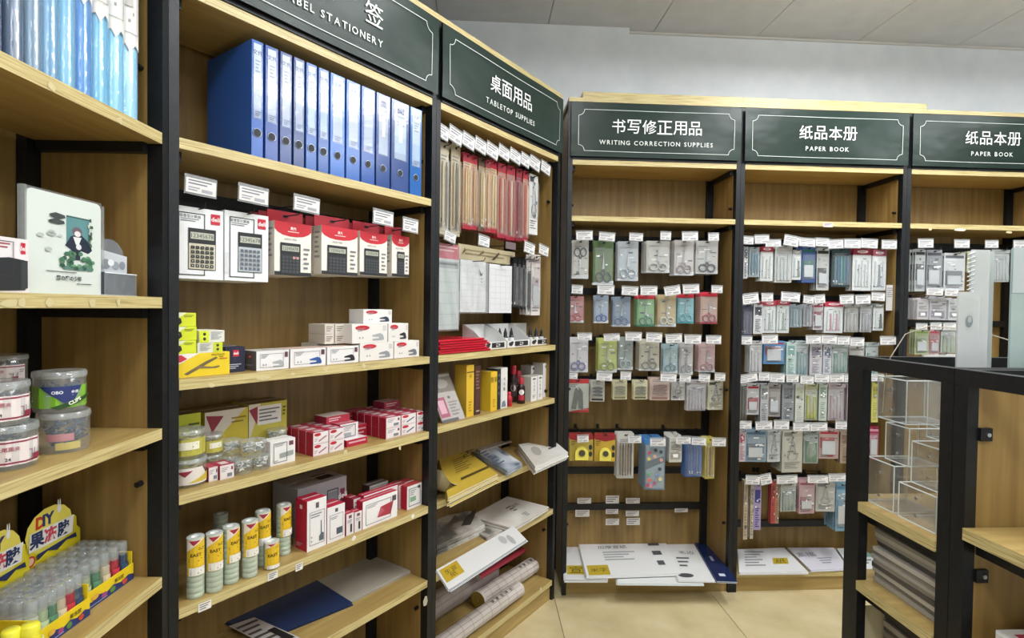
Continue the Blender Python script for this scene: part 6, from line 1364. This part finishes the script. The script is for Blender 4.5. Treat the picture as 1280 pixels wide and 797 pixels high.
m_ = C.objects['clear_file_folder.003']; MB().art([('r', 0, .78, 1, 1, 'c6d0d2'), ('e', .6, .9, .14, .04, '7c8c94'), ('l', .3, .2, .5, .7, 14, '94a8a4')], .10, .42, fr(.10, .42, -.001), .0004).build('printed_wrap', m_)
acrylic(.20, .115, zi + .165, .15, .09, .15, 'tall smoky clear stand around the spiral file')
u = put('elastic_cord', 'thin pale cord slanting from the island top rail', 'cord', 'I', .06, .24, HI)
m = MB(); m.tube([(0, 0, .0), (.035, .0, .055), (.075, -.02, .075), (.15, -.05, .07), (.3, -.1, .02)], .0012, 'b4ac98', 5); m.tube([(0, 0, 0), (-.012, 0, -.05), (-.016, 0, -.13)], .0012, 'b4ac98', 5); m.build('cord', u)
# notebooks and magazines on the lower island shelves
def book_pile(sc, t, z, n, w, d, lab, hgt, tilt=False, ks=('b4b0a8', '8c8880', 'c8c4bc', '5c5854', 'a09a92')):
    zz = z; words = ['lowest', 'second', 'third', 'fourth', 'fifth', 'sixth', 'seventh', 'eighth', 'ninth', 'tenth', 'eleventh', 'twelfth', 'thirteenth', 'fourteenth']
    for i in range(n):
        h = hgt*(.8 + .4*R.random()); u = put('magazine', f'{lab}, {words[i] if i < n-1 else "topmost"} from below', 'magazine', 'I', sc + R.uniform(-.006, .008), t + R.uniform(-.004, .004), zz, rad(R.uniform(-1.5, 1.5)), lab)
        m = MB(); m.box(-w/2, w/2, 0, d, 0, .0008, ks[(i+1) % 5]); m.box(-w/2, w/2, 0, d, h - .0016, h - .0008, ks[i % 5]); m.box(-w/2, -w/2 + .0008, 0, d, .0008, h - .0016, ks[i % 5]); m.build('cover', u)
        MB().box(-w/2 + .001, w/2 - .003, .002, d - .002, .0009, h - .0017, 'cdc8be').build('pages', u); zz += h
book_pile(.165, .045, .7558, 12, .26, .20, 'grey magazine in the pile on the middle island shelf', .0105)
book_pile(.195, .045, .5003, 14, .26, .20, 'dark-edged magazine in the pile on the lower island shelf', .0125, ks=('8c847c', '5c5450', 'a8a096', '44403c', '78706a'))
u = put('magazine_rack', 'cream rounded card standing at the far left below the island shelf', 'card', 'I', .075, .262, .5003)
m = MB(); w, h, q = .11, .185, .015; pts = [(-w/2, 0), (w/2, 0), (w/2, h)] + [(-w/2 + q - q*math.sin(rad(a)), h - q + q*math.cos(rad(a))) for a in (0, 30, 60, 90)]; m.prism(pts, 0, .003, 'cfc4a0'); m.build('card_plate', u)
u = put('carton_box', 'white carton with a red label at the bottom right corner', 'box', 'I', .155, -.225, .6003)
m = MB(); m.bbox(-.13, .13, 0, .16, 0, .222, 'd6d4d0', .008); m.build('carton', u)
m = MB(); m.art([('r', .1, .45, .5, .9, 'a83048'), ('l', .14, .5, .46, .85, 3, 'e0c8cc'), ('r', .35, .05, .8, .35, '7c7c78')], .26, .16, tp(.26, .16, -.13, 0, .222), .0004); m.build('printed_top', u)
u = put('white_carton', 'white carton just behind the island top rail on the rightmost bay', 'box', 'R', P('R', 1174, 452, .03)[0], .0, P('R', 1174, 470, .03)[1] - .02) if False else None
